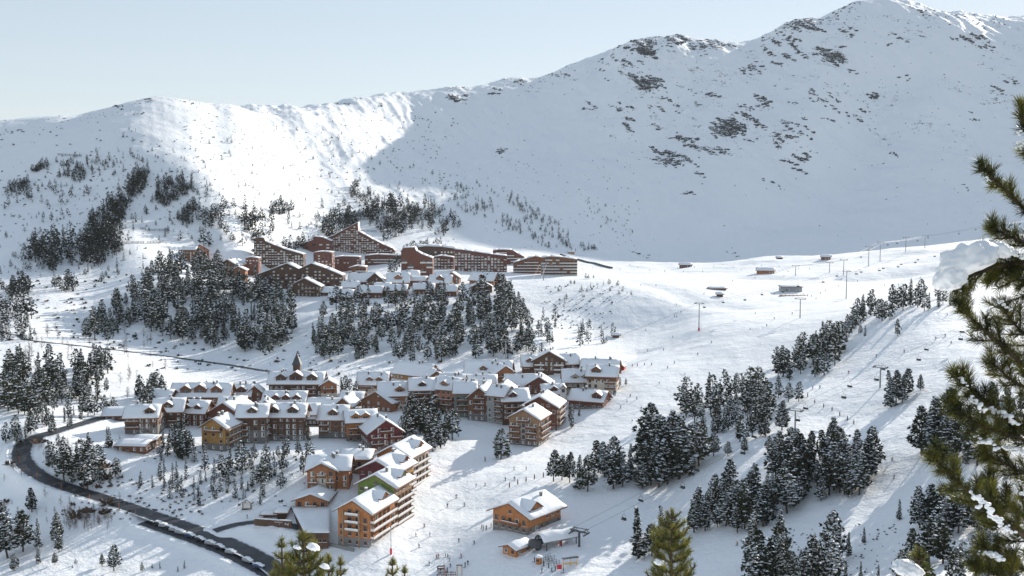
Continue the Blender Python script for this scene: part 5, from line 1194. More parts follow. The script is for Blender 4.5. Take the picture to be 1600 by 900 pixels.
# ------------------------------------------------------------------ queue gates, signs and racks at the foot of the lift
def gate(px, py, rz, label):
    P = at(px, py); r = empty('queue_gate', P, rz); tag(r, label, 'gate', 'queue gates at the foot of the chairlift')
    for x in (-1.2, 0, 1.2): m = MB(); m.bar((x, 0, -.3), (x, 0, 1.6), .06); m.build('post', 'steel_dark', r)
    for z_ in (.8, 1.5): m = MB(); m.bar((-1.2, 0, z_), (1.2, 0, z_), .05); m.build('rail', 'steel_dark', r)
for k, (x, y) in enumerate(((853, 878), (859, 880), (865, 882), (870, 884), (856, 873), (862, 876))):
    gate(x, y, .7, ['leftmost front queue gate of the chairlift', 'second front queue gate of the chairlift', 'third front queue gate of the chairlift', 'front queue gate beside the red panel', 'rear queue gate nearest the wooden kiosk', 'rear queue gate behind the front row'][k])
P = at(842, 880); k_ = empty('kiosk', P, -.5); tag(k_, 'small round wooden kiosk with a snow cap beside the lift queue', 'kiosk')
m = MB(); m.bar((0, 0, -.3), (0, 0, 2.2), 1.1, 0, 8, 1.0); m.build('wall', 'wood_orange', k_); m = MB(); m.bar((0, 0, 2.2), (0, 0, 2.75), 1.4, 0, 10, .7); m.build('snow', 'roof_snow', k_); m = MB(); m.box((0, -1.05, 1.2), (.9, .1, .7)); m.build('window', 'glass', k_)
P = at(874, 892); r = empty('sign_panel', P, .2); tag(r, 'red panel on two legs at the lift queue', 'sign'); m = MB(); m.box((0, 0, 1.3), (1.6, .12, 1.5)); m.build('board', 'red_paint', r)
for x in (-.7, .7): m = MB(); m.bar((x, .1, -.3), (x, .1, 2.0), .06); m.build('leg', 'steel', r)
P = at(891, 884); r = empty('start_arch', P, .35); tag(r, 'yellow framed canopy arch over the lift entrance', 'arch')
for x in (-2.4, 0, 2.4): m = MB(); m.bar((x, 0, -.3), (x, 0, 2.6), .13, 0, 6); m.build('post', 'yellow_paint', r)
m = MB(); m.box((0, 0, 2.7), (5.6, 1.3, .2)); m.build('canopy', 'steel_dark', r); m = MB(); m.box((0, 0, .9), (4.8, .12, .35)); m.build('board', 'yellow_paint', r)
P = at(876, 852); r = empty('lift_marker', P, 0); tag(r, 'red and white post beside the chairlift canopy', 'post'); m = MB(); m.box((0, 0, .9), (.9, .5, 2.2)); m.build('panel', 'red_paint', r)
def rack(px, py, rz, label):
    P = at(px, py); r = empty('ski_rack', P, rz); tag(r, label, 'ski rack', 'ski racks at the bottom of the piste')
    for x in (-1.6, 1.6): m = MB(); m.box((x, 0, .6), (.14, .5, 1.6)); m.build('post', 'wood_brown', r)
    for z_ in (.5, 1.25): m = MB(); m.box((0, 0, z_), (3.4, .12, .14)); m.build('rail', 'wood_dark', r)
    for k in range(7):
        m = MB(); m.box((-1.3 + .43 * k, -.12, .8), (.1, .04, 1.75)); m.build('ski', ['steel_dark', 'red_paint', 'white_paint', 'black_cloth'][k % 4], r)
rack(692, 896, .1, 'ski rack left of the wooden piste totem'); rack(704, 900, .1, 'ski rack in front of the wooden piste totem'); rack(690, 904, -.1, 'lowest ski rack at the bottom edge')
P = at(718, 900); r = empty('piste_totem', P, .1); tag(r, 'tall wooden notice frame at the bottom of the piste', 'notice board')
for x in (-.8, .8): m = MB(); m.box((x, 0, 1.6), (.22, .22, 4.0)); m.build('post', 'wood_ochre', r)
m = MB(); m.box((0, 0, 2.4), (1.4, .1, 1.7)); m.build('board', 'render_white', r); m = MB(); m.box((0, 0, 3.7), (2.2, .7, .16)); m.build('cap', 'wood_brown', r)
P = at(694, 898); r = empty('piste_post', P, .1); tag(r, 'tall wooden post with crossboards beside the ski racks', 'post'); m = MB(); m.box((0, 0, 1.6), (.3, .3, 4)); m.build('post', 'wood_amber', r)
for z_ in (2.2, 3.0): m = MB(); m.box((-.9, 0, z_), (2.4, .1, .4)); m.build('board', 'wood_dark', r)
P = at(611, 866); r = empty('lamp_post', P); tag(r, 'tall grey lamp post at the corner of the orange apartment block', 'lamp post'); m = MB(); m.bar((0, 0, -.5), (0, 0, 10), .16, 0, 6, .1); m.build('pole', 'steel', r); m = MB(); m.box((0, -.4, 10), (.4, 1.1, .18)); m.build('lamp_head', 'steel_dark', r); m = MB(); m.bar((0, 0, 0), (0, 0, 2), .4, 0, 8); m.build('crash_pad', 'red_paint', r)
# wooden shelter with a map above the road
P = at(386, 796); r = empty('notice_shelter', P, -.05); tag(r, 'small roofed wooden notice shelter above the valley road', 'notice board')
for x in (-1.6, 1.6): m = MB(); m.box((x, 0, 1.2), (.3, .3, 3.4)); m.build('post', 'wood_dark', r)
m = MB(); m.box((0, .1, 1.6), (2.6, .12, 1.8)); m.build('board', 'render_white', r); m = MB(); m.box((0, 0, .1), (4.0, .6, .4)); m.build('base', 'wood_dark', r)
gable_roof(r, 3.6, 2.0, 2.8, 1.2, eave=.6, ov=.2, t=.15, snow=.4, y0=-1.0)
# piste fence posts
def posts(pts, label, group, mat='wood_dark', h=1.6):
    for k, (x, y) in enumerate(pts):
        P = at(x, y); r = empty('piste_marker', P); tag(r, label, 'marker', group)
        m = MB(); m.bar((0, 0, -.3), (0, 0, h), .12 if mat == 'wood_dark' else .05, 0, 5); m.build('pole', mat, r)
        if mat != 'wood_dark': continue
        m = MB(); m.bar((0, 0, .1), (0, 0, h * .75), .24, 0, 6); m.build('pad', mat, r)
posts([(758, 721), (796, 762), (809, 757), (822, 753), (835, 749), (849, 746)], 'dark padded post in the row above the ski chalet', 'posts above the ski chalet', h=2.4)
posts([(1262, 620), (1273, 630), (1287, 637), (1300, 642), (1312, 650), (1324, 657), (1334, 663), (1246, 612)], 'dark post of the fence line between grove and right ski run', 'fence posts beside the right ski run', h=2.0)
posts([(905, 572 + 0), (988, 573), (996, 572), (1007, 571), (1018, 571)], 'small dark post of the rope above the village', 'rope posts above the village', h=1.8)
posts([(58, 748), (96, 766), (140, 782), (186, 796), (212, 806), (30, 722), (70, 672), (110, 660)], 'thin snow pole at the edge of the valley road', 'snow poles along the valley road', 'orange_paint', 2.6)
# ------------------------------------------------------------------ parked cars under snow
def car_mesh():
    m = MB(); P = [(-2.1, .35), (2.1, .35), (2.1, .75), (1.95, .95), (1.0, 1.0), (.45, 1.48), (-1.2, 1.52), (-1.95, 1.05), (-2.12, .8)]
    n = len(P); rows = []
    for y, k in ((-.86, .0), (-.70, .0), (.70, .0), (.86, .0)):
        ins = .12 if abs(y) > .8 else 0
        rows.append([(x * (1 - ins * .15), y * (1 - (.18 if z > 1.1 else 0)), z - (ins if z > .9 else 0) * .5) for x, z in P])
    vs = [p for r_ in rows for p in r_]; fs = []
    for a in range(3):
        for i in range(n): fs.append((a * n + i, a * n + (i + 1) % n, (a + 1) * n + (i + 1) % n, (a + 1) * n + i))
    fs += [tuple(range(n))[::-1], tuple(range(3 * n, 4 * n))]
    m.add(vs, fs); return m
plain('car_dark', (.03, .033, .04), .3, .1); plain('car_silver', (.35, .36, .38), .3, .1); plain('car_red', (.28, .03, .03), .3, .1); plain('car_blue', (.04, .07, .16), .3, .1); plain('rubber', (.015, .015, .016), .8)
CB = {c: car_mesh().mesh('body', [c], smooth=False) for c in ('car_dark', 'car_silver', 'car_red', 'car_blue')}
m = MB(); m.bar((0, -.11, 0), (0, .11, 0), .33, 0, 12); ME_WHEEL = m.mesh('wheel', ['rubber'])
m = MB(); m.bar((0, -.12, 0), (0, .12, 0), .17, 0, 8); ME_RIM = m.mesh('rim', ['steel'])
m = MB(); m.box((-.35, -.715, 1.24), (1.5, .05, .34), 0); m.box((-.35, .715, 1.24), (1.5, .05, .34), 0); ME_SIDEW = m.mesh('side_window', ['glass'])
m = MB(); m.add([(1.0, -.62, 1.03), (1.0, .62, 1.03), (.5, .55, 1.45), (.5, -.55, 1.45)], [(0, 1, 2, 3)]); ME_SCREEN = m.mesh('windscreen', ['glass'])
m = MB(); snow_sheet(m, lambda u, v: (-2.1 + 4.2 * u, -.82 + 1.64 * v, float(np.interp(-2.1 + 4.2 * u, [-2.1, -1.8, -1.2, .45, 1.0, 2.0, 2.1], [.9, 1.12, 1.5, 1.46, 1.0, .95, .8]))), 14, 5, .26, 0, 4); ME_CSNOW = m.mesh('snow', ['roof_snow'], smooth=True)
m = MB(); m.box((2.1, 0, .68), (.06, .34, .16)); ME_LIGHT = m.mesh('headlight', ['frame_white'])
CARS = [(248, 821.5, 'first of the row by the snow mound'), (257, 825, 'second of the row by the snow mound'), (265, 828, 'third from the snow mound'), (273, 831, 'fourth from the snow mound'), (282, 835, 'fifth from the snow mound'), (297, 840, 'parked askew in the middle of the row'), (313, 846, 'seventh from the snow mound'), (329, 852, 'fifth from the lower end of the row'), (343, 858, 'fourth from the lower end of the row'), (361, 866, 'third from the lower end of the row'), (387, 879, 'standing apart near the lower end'), (404, 888, 'last before the end of the lay-by')]
for k, (x, y, w_) in enumerate(CARS):
    P = at(x, y); c = ('car_dark', 'car_silver', 'car_dark', 'car_silver', 'car_silver', 'car_blue')[k % 6]
    r = empty('parked_car', (P.x, P.y, P.z + .25), math.radians(-20 if k < 5 else -28) + .1 * math.sin(k * 3)); tag(r, 'snow covered parked car, ' + w_, 'car', 'cars parked along the valley road')
    link('body', CB[c], r); link('side_window', ME_SIDEW, r); link('windscreen', ME_SCREEN, r); link('snow', ME_CSNOW, r)
    for sx in (-1.3, 1.3):
        for sy in (-.75, .75): q = link('wheel', ME_WHEEL, r); q.location = (sx, sy, .33); link('rim', ME_RIM, q)
    for sy in (-.55, .55): q = link('headlight', ME_LIGHT, r); q.location = (0, sy, 0)
# ------------------------------------------------------------------ skiers: continuous bodies grown with the skin modifier
def body_mesh(pose, jacket, trousers):
    J = {'p': (0, 0, .92), 'c': (.0, .02, 1.18), 'n': (0, .05, 1.42), 'h': (0, .08, 1.56), 't': (0, .08, 1.70), 'kl': (-.11, .12, .50), 'kr': (.11, .12, .50), 'fl': (-.13, 0, .08), 'fr': (.13, 0, .08), 'tl': (-.13, .18, .05), 'tr': (.13, .18, .05), 'hl': (-.1, 0, .88), 'hr': (.1, 0, .88), 'sl': (-.19, .03, 1.38), 'sr': (.19, .03, 1.38), 'el': (-.30, .10, 1.14), 'er': (.30, .10, 1.14), 'wl': (-.27, .32, 1.02), 'wr': (.27, .32, 1.02)}
    if pose == 'ski':
        for k, d in {'p': (0, -.15, -.12), 'c': (0, .0, -.12), 'n': (0, .10, -.14), 'h': (0, .16, -.14), 't': (0, .18, -.14), 'hl': (-.04, -.15, -.12), 'hr': (.04, -.15, -.12), 'kl': (-.05, .06, -.04), 'kr': (.05, .06, -.04), 'sl': (0, .1, -.14), 'sr': (0, .1, -.14), 'el': (-.08, .1, -.14), 'er': (.08, .1, -.14), 'wl': (-.1, .12, -.12), 'wr': (.1, .12, -.12)}.items(): J[k] = tuple(a + b_ for a, b_ in zip(J[k], d))
    if pose == 'walk':
        J['fl'], J['tl'], J['kl'] = (-.11, -.28, .12), (-.11, -.12, .05), (-.11, 0, .48); J['fr'], J['tr'], J['kr'] = (.11, .26, .08), (.11, .44, .06), (.11, .22, .5); J['wl'], J['wr'] = (-.26, .3, .98), (.28, -.12, .9)
    rad = {'p': .15, 'c': .17, 'n': .07, 'h': .115, 't': .09, 'kl': .085, 'kr': .085, 'fl': .075, 'fr': .075, 'tl': .06, 'tr': .06, 'hl': .115, 'hr': .115, 'sl': .095, 'sr': .095, 'el': .062, 'er': .062, 'wl': .05, 'wr': .05}
    ks = list(J); E = [('p', 'c'), ('c', 'n'), ('n', 'h'), ('h', 't'), ('p', 'hl'), ('p', 'hr'), ('hl', 'kl'), ('hr', 'kr'), ('kl', 'fl'), ('kr', 'fr'), ('fl', 'tl'), ('fr', 'tr'), ('c', 'sl'), ('c', 'sr'), ('sl', 'el'), ('sr', 'er'), ('el', 'wl'), ('er', 'wr')]
    me = bpy.data.meshes.new('b'); me.from_pydata([J[k] for k in ks], [(ks.index(a), ks.index(b_)) for a, b_ in E], [])
    o = bpy.data.objects.new('b', me); COL.objects.link(o); md = o.modifiers.new('s', 'SKIN')
    for k, sv in zip(ks, me.skin_vertices[0].data): sv.radius = (rad[k], rad[k]); sv.use_root = k == 'p'
    sb = o.modifiers.new('u', 'SUBSURF'); sb.levels = 1
    bpy.context.view_layer.update()
    out = bpy.data.meshes.new_from_object(o.evaluated_get(bpy.context.evaluated_depsgraph_get())); bpy.data.objects.remove(o)
    out.materials.clear()
    for mm in (trousers, jacket, 'black_cloth', 'skin'): out.materials.append(MATS[mm])
    hz = J['h'][2]
    for p in out.polygons:
        c = p.center; p.material_index = 0 if c.z < J['p'][2] - .02 and abs(c.x) < .24 else (2 if c.z > hz + .03 else 3 if c.z > J['n'][2] + .04 else 1); p.use_smooth = True
    out.name = 'body'; return out
plain('skin', (.45, .28, .2)); plain('cloth_red', (.4, .03, .04)); plain('cloth_blue', (.03, .08, .25)); plain('cloth_teal', (.03, .2, .22)); plain('cloth_orange', (.6, .2, .03)); plain('cloth_grey', (.12, .12, .13)); plain('cloth_navy', (.02, .03, .07))
BODY = [(body_mesh(p, j, tr_), p, j) for p, j, tr_ in (('ski', 'cloth_navy', 'black_cloth'), ('ski', 'cloth_red', 'black_cloth'), ('ski', 'cloth_blue', 'cloth_grey'), ('stand', 'cloth_grey', 'black_cloth'), ('stand', 'cloth_teal', 'cloth_navy'), ('walk', 'black_cloth', 'cloth_grey'), ('ski', 'cloth_orange', 'black_cloth'), ('stand', 'cloth_navy', 'black_cloth'))]
m = MB()
for s_ in (-1, 1): m.add([(s_ * .13 - .05, -.75, .03), (s_ * .13 + .05, -.75, .03), (s_ * .13 + .05, .8, .03), (s_ * .13 - .05, .8, .03), (s_ * .13 + .03, .98, .14), (s_ * .13 - .03, .98, .14), (s_ * .13 - .05, -.75, 0), (s_ * .13 + .05, -.75, 0), (s_ * .13 + .05, .8, 0), (s_ * .13 - .05, .8, 0)], [(0, 1, 2, 3), (3, 2, 4, 5), (6, 9, 8, 7), (0, 6, 7, 1), (1, 7, 8, 2), (3, 9, 6, 0)])
ME_SKIS = m.mesh('skis', ['steel_dark'])
m = MB()
for s_ in (-1, 1): m.bar((s_ * .36, .42, .9), (s_ * .46, -.2, .05), .014, 0, 4)
ME_POLES = m.mesh('ski_poles', ['steel_dark'])
COLN = {'cloth_navy': 'navy', 'cloth_red': 'red', 'cloth_blue': 'blue', 'cloth_grey': 'grey', 'cloth_teal': 'teal', 'black_cloth': 'black', 'cloth_orange': 'orange'}
rp = random.Random(5)
def people(pts, where, group, kinds, skis=True):
    for x, y in pts:
        P = at(x, y); b_, pose, j = BODY[rp.choice(kinds)]
        r = empty('person', (P.x, P.y, P.z - .02), rp.uniform(-.9, .9) + (2.4 if pose == 'ski' else rp.uniform(0, 6))); r.scale = (1.12,) * 3 if rp.random() < .7 else (.95,) * 3
        tag(r, f'person in a {COLN[j]} jacket {"skiing" if pose == "ski" else "walking" if pose == "walk" else "standing"} {where}', 'person', group)
        link('body', b_, r)
        if skis and pose != 'walk': link('skis', ME_SKIS, r)
        if pose == 'ski': link('ski_poles', ME_POLES, r)
people([(672, 839), (717, 847), (741, 850)], 'in the chalet shadow', 'people in the shadow of the ski chalet', (0, 5, 7))
people([(755, 828), (760, 828), (767, 825), (772, 826), (753, 826)], 'in front of the ski chalet terrace', 'people by the ski chalet terrace', (3, 4, 7))
people([(682, 873), (685, 872), (696, 871), (700, 873), (703, 877), (721, 872), (671, 884), (684, 891), (704, 886), (727, 886), (731, 883), (689, 895), (699, 893)], 'near the ski racks', 'people around the ski racks', (2, 3, 4, 5, 6, 7))
people([(847, 895), (862, 893), (880, 895), (850, 884), (857, 887), (835, 878), (868, 892)], 'at the lift queue', 'people in the lift queue', (1, 2, 3, 4, 7))
people([(699, 793), (726, 791), (713, 778), (744, 761), (758, 759), (790, 751), (804, 750), (803, 735), (822, 735), (655, 856), (650, 838), (663, 824)], 'on the lower piste', 'skiers on the lower piste', (0, 1, 2, 5))
people([(970, 638), (988, 659), (995, 624), (980, 628), (716, 682), (1002, 640), (985, 620)], 'on the piste beside the village', 'skiers beside the village', (0, 1, 2, 7))
people([(1112, 536), (1043, 576), (1054, 568), (1070, 586), (975, 572), (1012, 549), (1037, 548), (1051, 528), (1172, 516), (1198, 510), (1210, 499), (1238, 491), (1180, 491), (1057, 477), (1064, 489), (1054, 495), (1025, 447), (1001, 447), (1030, 600), (1090, 555)], 'on the main piste above the village', 'skiers on the main piste', (0, 1, 2, 3))
people([(1413, 551), (1369, 558), (1326, 584), (1462, 531), (1477, 526), (1486, 537), (1480, 493), (1270, 608), (1281, 607), (1394, 720), (1397, 748)], 'on the right ski run', 'skiers on the right ski run', (0, 1, 2))
people([(1152, 852)], 'alone below the lower middle grove', 'skier below the lower grove', (6,))
people([(1275, 468), (1382, 447), (1404, 446), (1424, 437), (1438, 435), (1290, 455), (1282, 459), (1262, 463), (1268, 464), (1255, 461), (1340, 440), (1310, 448), (1220, 463), (1210, 460), (1100, 460), (1145, 440), (1180, 435), (1225, 432)] + [(1040 + 15 * k + rp.uniform(-5, 5), 417 + rp.uniform(-3, 8)) for k in range(16)] + [(900 + 14 * k + rp.uniform(-4, 4), 418 + rp.uniform(-4, 6)) for k in range(9)], 'on the sunny plateau', 'skiers on the plateau', (0, 1, 2, 3, 7))
people([(486, 680), (386, 810)], 'by the village path', 'walkers in the village', (5, 7), False)
# ------------------------------------------------------------------ near pines: real needles on real twigs
def near_mat(name, c1, c2, tr):
    m, t, b = nmat(name); co = objco(t)
    n1 = noise(t, co, 5.0, 3, .6); n2 = noise(t, co, 60.0, 2, .5)
    k = mth(t, 'ADD', mth(t, 'MULTIPLY', n1, .75), mth(t, 'MULTIPLY', n2, .35))
    c = mixc(t, ramp(t, k, .40, .74), c1, c2); t.links.new(c, b.inputs['Base Color']); b.inputs['Roughness'].default_value = .45; b.inputs['Specular IOR Level'].default_value = .35  # sunlit yellow-green is put into the needle colour by noise
    tl = N(t, 'ShaderNodeBsdfTranslucent'); t.links.new(c, tl.inputs[0]); mx = N(t, 'ShaderNodeMixShader'); mx.inputs[0].default_value = tr
    t.links.new(b.outputs[0], mx.inputs[1]); t.links.new(tl.outputs[0], mx.inputs[2]); t.links.new(mx.outputs[0], t.nodes['Material Output'].inputs[0])
near_mat('near_needles', (.014, .026, .010), (.21, .20, .038), .4); near_mat('young_needles_sunlit', (.04, .055, .014), (.26, .24, .045), .45)  # young pines get a lighter copy, sunlit look put into its colour
plain('near_bark', (.10, .07, .05), .9, .4, 30.0)
from mathutils import noise as mnoise
rn = np.random.default_rng(9)
def needles(V, Fc, pts, dens, ln, wd, taper=True):
    """needles along a twig polyline (numpy), appended to lists V, Fc"""
    pts = [np.array(p) for p in pts]
    for a, b_ in zip(pts[:-1], pts[1:]):
        d = b_ - a; L = np.linalg.norm(d); d = d / L; n_ = int(L * dens) + 1
        u = np.cross(d, [.3, .2, .9]); u /= np.linalg.norm(u); v = np.cross(d, u)
        tt = rn.random(n_)[:, None]; th = rn.uniform(0, 6.283, n_)[:, None]; al = rn.uniform(.45, 1.15, n_)[:, None]
        dirn = d * np.cos(al) + (u * np.cos(th) + v * np.sin(th)) * np.sin(al) + np.array([0, 0, .12])
        base = a + d * L * tt; tip = base + dirn * (ln * rn.uniform(.7, 1.15, n_)[:, None])
        sd_ = np.cross(dirn, rn.normal(size=(n_, 3))); sd_ /= np.linalg.norm(sd_, axis=1)[:, None] + 1e-9; sd_ *= wd / 2
        mid = base * .45 + tip * .55
        i0 = sum(len(q) for q in V); V.append(np.stack([base - sd_ * .6, base + sd_ * .6, mid + sd_, tip, mid - sd_], 1).reshape(-1, 3))
        k = i0 + np.arange(n_)[:, None] * 5; Fc.append(np.concatenate([k, k + 1, k + 2, k + 3, k + 4], 1))
def needle_obj(name, V, Fc, parent, mat='near_needles'):
    me = bpy.data.meshes.new(name); V = np.concatenate(V); Fc = np.concatenate(Fc)
    me.vertices.add(len(V)); me.vertices.foreach_set('co', V.ravel().astype(np.float32)); me.loops.add(Fc.size); me.loops.foreach_set('vertex_index', Fc.ravel().astype(np.int32))
    me.polygons.add(len(Fc)); me.polygons.foreach_set('loop_start', np.arange(0, Fc.size, 5, dtype=np.int32)); me.polygons.foreach_set('loop_total', np.full(len(Fc), 5, dtype=np.int32)); me.update(calc_edges=True)
    me.materials.append(MATS[mat]); o = link(name, me, parent); tag(o, kind='stuff'); return o
def blob(name, c, r, parent, seed, tilt=0.0):
    """lump of snow"""
    bm = bmesh.new(); bmesh.ops.create_icosphere(bm, subdivisions=4, radius=1.0); ph = seed * 3.1
    for v in bm.verts:
        n_ = v.co.copy(); q_ = n_ * 1.6 + Vector((ph, -ph, ph * .5)); k = 1 + .32 * mnoise.noise(q_) + .18 * mnoise.noise(q_ * 2.7) + .10 * mnoise.noise(q_ * 6.5)
        v.co = Vector((n_.x * r[0] * k, n_.y * r[1] * k, n_.z * r[2] * k * (1 if n_.z > 0 else .5)))
    me = bpy.data.meshes.new(name); bm.to_mesh(me); bm.free(); me.materials.append(MATS['near_snow']); me.polygons.foreach_set('use_smooth', np.ones(len(me.polygons), dtype=bool))
    o = link(name, me, parent); o.location = c; o.rotation_euler = (0, tilt, 0); return o
m, t, b = nmat('near_snow'); co = objco(t); b.inputs['Base Color'].default_value = (.88, .895, .91, 1); b.inputs['Roughness'].default_value = .6
t.links.new(bump(t, noise(t, co, 25, 4), .3, .02), b.inputs['Normal'])
def twig(p0, dirn, L, curve, n=5):
    pts = [Vector(p0)]; d = Vector(dirn).normalized()
    for k in range(n):
        pts.append(pts[-1] + d * (L / n)); d = (d + Vector((0, 0, curve / n)) + Vector(rn.normal(size=3)) * .05).normalized()
    return pts
# the big pine at the right edge: its trunk stands just outside the frame
TX, TY = 4.75, 8.7
gz = ground(TX, TY)
bp = empty('near_pine', (0, 0, 0)); tag(bp, 'large snow laden pine whose branches reach in from the right edge', 'tree')
m = MB()
for i in range(8): m.bar((TX + .03 * math.sin(i), TY, gz - .4 + i * (3.2 - gz) / 8), (TX + .03 * math.sin(i + 1), TY, gz - .4 + (i + 1) * (3.2 - gz) / 8), .16 - .014 * i, 0, 10, .16 - .014 * (i + 1))
m.build('trunk', 'near_bark', bp)
def near_branch(pixpts, Y0, Y1, thick, side_n, side_len, dens=800, droop=.25, ln=.092, tw=1.0):
    n_ = len(pixpts); P = [pt(x, y, Y0 + (Y1 - Y0) * k / (n_ - 1)) for k, (x, y) in enumerate(pixpts)]
    L = smooth_line(P, 4); bb = MB()
    for k in range(len(L) - 1): f_ = k / len(L); bb.bar(L[k], L[k + 1], thick * (1 - .85 * f_), 0, 6, thick * (1 - .85 * (f_ + 1 / len(L))))
    V, Fc = [], []
    i0 = int(len(L) * .38); needles(V, Fc, L[i0:], dens * 1.7, ln, .0034)
    d_end = (L[-1] - L[-2]).normalized()
    side_n = int(side_n * 1.2)
    for s_ in range(side_n):
        f_ = .12 + .84 * (s_ + .5) / side_n; k = min(len(L) - 2, int(f_ * (len(L) - 1))); d = (L[k + 1] - L[k]).normalized()
        nrm = d.cross(Vector((0, 1, 0))).normalized() * (1 if s_ % 2 else -1); dp = Vector((0, rn.uniform(-.7, .7), 0))
        dr = d * rn.uniform(.75, 1.1) + nrm * rn.uniform(.45, .85) + dp
        tl_ = side_len * (1.15 - .75 * f_) * rn.uniform(.7, 1.2) * tw
        q = twig(L[k], dr, tl_, droop, 4)
        for a, b_ in zip(q[:-1], q[1:]): bb.bar(a, b_, .007, 0, 4, .005)
        needles(V, Fc, q[1:], dens * 1.5, ln, .0032); needles(V, Fc, q[:2], dens * .4, ln, .0032)
    o = bb.build('branch', 'near_bark', bp); needle_obj('needle_tufts', V, Fc, o); return L
S_ = (1680, 0)
near_branch([(1690, 400), (1630, 352), (1592, 318), (1565, 292), (1545, 272), (1533, 254)], 8.7, 8.3, .022, 5, .14, 1000)
near_branch([(1690, 420), (1630, 395), (1590, 375), (1562, 362), (1548, 352)], 8.7, 8.5, .020, 9, .20, 900)
near_branch([(1690, 460), (1640, 425), (1590, 412), (1540, 422), (1505, 438), (1490, 452)], 8.7, 8.1, .028, 14, .26, 900, -.2)
near_branch([(1700, 470), (1640, 455), (1600, 440), (1570, 425), (1545, 430)], 8.8, 8.4, .02, 12, .30, 800, -.1)
near_branch([(1700, 660), (1640, 610), (1590, 562), (1545, 522), (1510, 490), (1497, 470)], 8.7, 8.2, .024, 12, .24, 900)
near_branch([(1700, 600), (1650, 560), (1610, 530), (1580, 500), (1560, 470)], 8.9, 8.6, .022, 12, .28, 800)
near_branch([(1700, 640), (1640, 620), (1590, 600), (1560, 575), (1545, 562)], 8.8, 8.5, .02, 10, .26, 850)
near_branch([(1700, 760), (1640, 710), (1590, 670), (1545, 632), (1510, 602), (1488, 578)], 8.7, 8.1, .026, 14, .27, 950)
near_branch([(1700, 740), (1640, 705), (1580, 680), (1530, 665), (1495, 640), (1483, 622)], 8.6, 8.0, .022, 14, .24, 900)
near_branch([(1700, 930), (1640, 872), (1580, 822), (1525, 778), (1480, 738), (1452, 708)], 8.6, 7.9, .028, 18, .27, 1000)
near_branch([(1700, 800), (1650, 770), (1600, 740), (1560, 720), (1530, 700)], 8.9, 8.6, .022, 14, .30, 850)
near_branch([(1700, 860), (1640, 835), (1590, 800), (1555, 770), (1540, 745)], 8.9, 8.5, .022, 14, .30, 850)
near_branch([(1700, 960), (1650, 920), (1600, 890), (1560, 868), (1528, 850)], 8.8, 8.3, .022, 14, .30, 850)
near_branch([(1700, 990), (1640, 950), (1590, 915), (1550, 895), (1515, 880)], 8.7, 8.1, .022, 14, .28, 850)
near_branch([(1660, 250), (1630, 225), (1610, 205), (1598, 188), (1593, 160)], 8.7, 8.6, .016, 6, .10, 900)
near_branch([(1660, 290), (1630, 262), (1612, 245), (1598, 235)], 8.7, 8.6, .014, 5, .10, 800)
def snow_chain(pp, r0, Y, seed):
    """crumbly snow lying along a bough: many overlapping lumps in one mesh"""
    rs = random.Random(seed); bm = bmesh.new(); L = smooth_line([pt(x, y, Y) for x, y in pp], 5); n_ = len(L)
    for k, p in enumerate(L):
        for q in range(rs.choice((1, 2, 3, 3))):
            r_ = r0 * rs.uniform(.35, 1.0) * (.6 + .4 * math.sin(math.pi * (k + .5) / n_)); c_ = p + Vector((rs.gauss(0, r0 * .8), rs.gauss(0, r0 * .8), rs.gauss(0, r0 * .3)))
            mt = Matrix.Translation(c_) @ Matrix.Diagonal((r_ * rs.uniform(.9, 1.4), r_, r_ * rs.uniform(.6, .9), 1)); bmesh.ops.create_icosphere(bm, subdivisions=2, radius=1.0, matrix=mt)
    for v in bm.verts: v.co += v.normal * r0 * (.3 * mnoise.noise(v.co * 30) + .26 * mnoise.noise(v.co * 90))
    me = bpy.data.meshes.new('snow_clump'); bm.to_mesh(me); bm.free(); me.materials.append(MATS['near_snow']); me.polygons.foreach_set('use_smooth', np.ones(len(me.polygons), dtype=bool))
    return link('snow_clump', me, bp)
blob('snow_clump', pt(1512, 412, 8.1), (.23, .16, .14), bp, 1, -.34); blob('snow_clump', pt(1488, 438, 8.05), (.12, .10, .12), bp, 3, -.5); blob('snow_clump', pt(1552, 394, 8.3), (.16, .12, .08), bp, 2, .1)
for k, (pp, r0, Y) in enumerate(((((1520, 622), (1530, 632), (1536, 642)), .030, 8.1), (((1548, 638), (1565, 648), (1585, 662)), .034, 8.3), (((1530, 682), (1542, 692), (1560, 702)), .032, 8.2), (((1570, 700), (1585, 704), (1600, 706)), .034, 8.35), (((1518, 770), (1532, 784), (1548, 800), (1566, 818), (1582, 832)), .034, 8.0), (((1535, 862), (1552, 868), (1568, 876)), .034, 8.2), (((1588, 766), (1600, 772)), .030, 8.4), (((1596, 205), (1597, 225), (1596, 238)), .026, 8.6), (((1556, 390), (1575, 396), (1598, 402)), .03, 8.3), (((1500, 590), (1512, 602)), .02, 8.1), (((1560, 470), (1580, 486)), .022, 8.5), (((1540, 275), (1548, 283)), .012, 8.3))): snow_chain(pp, r0 * .72, Y, k)
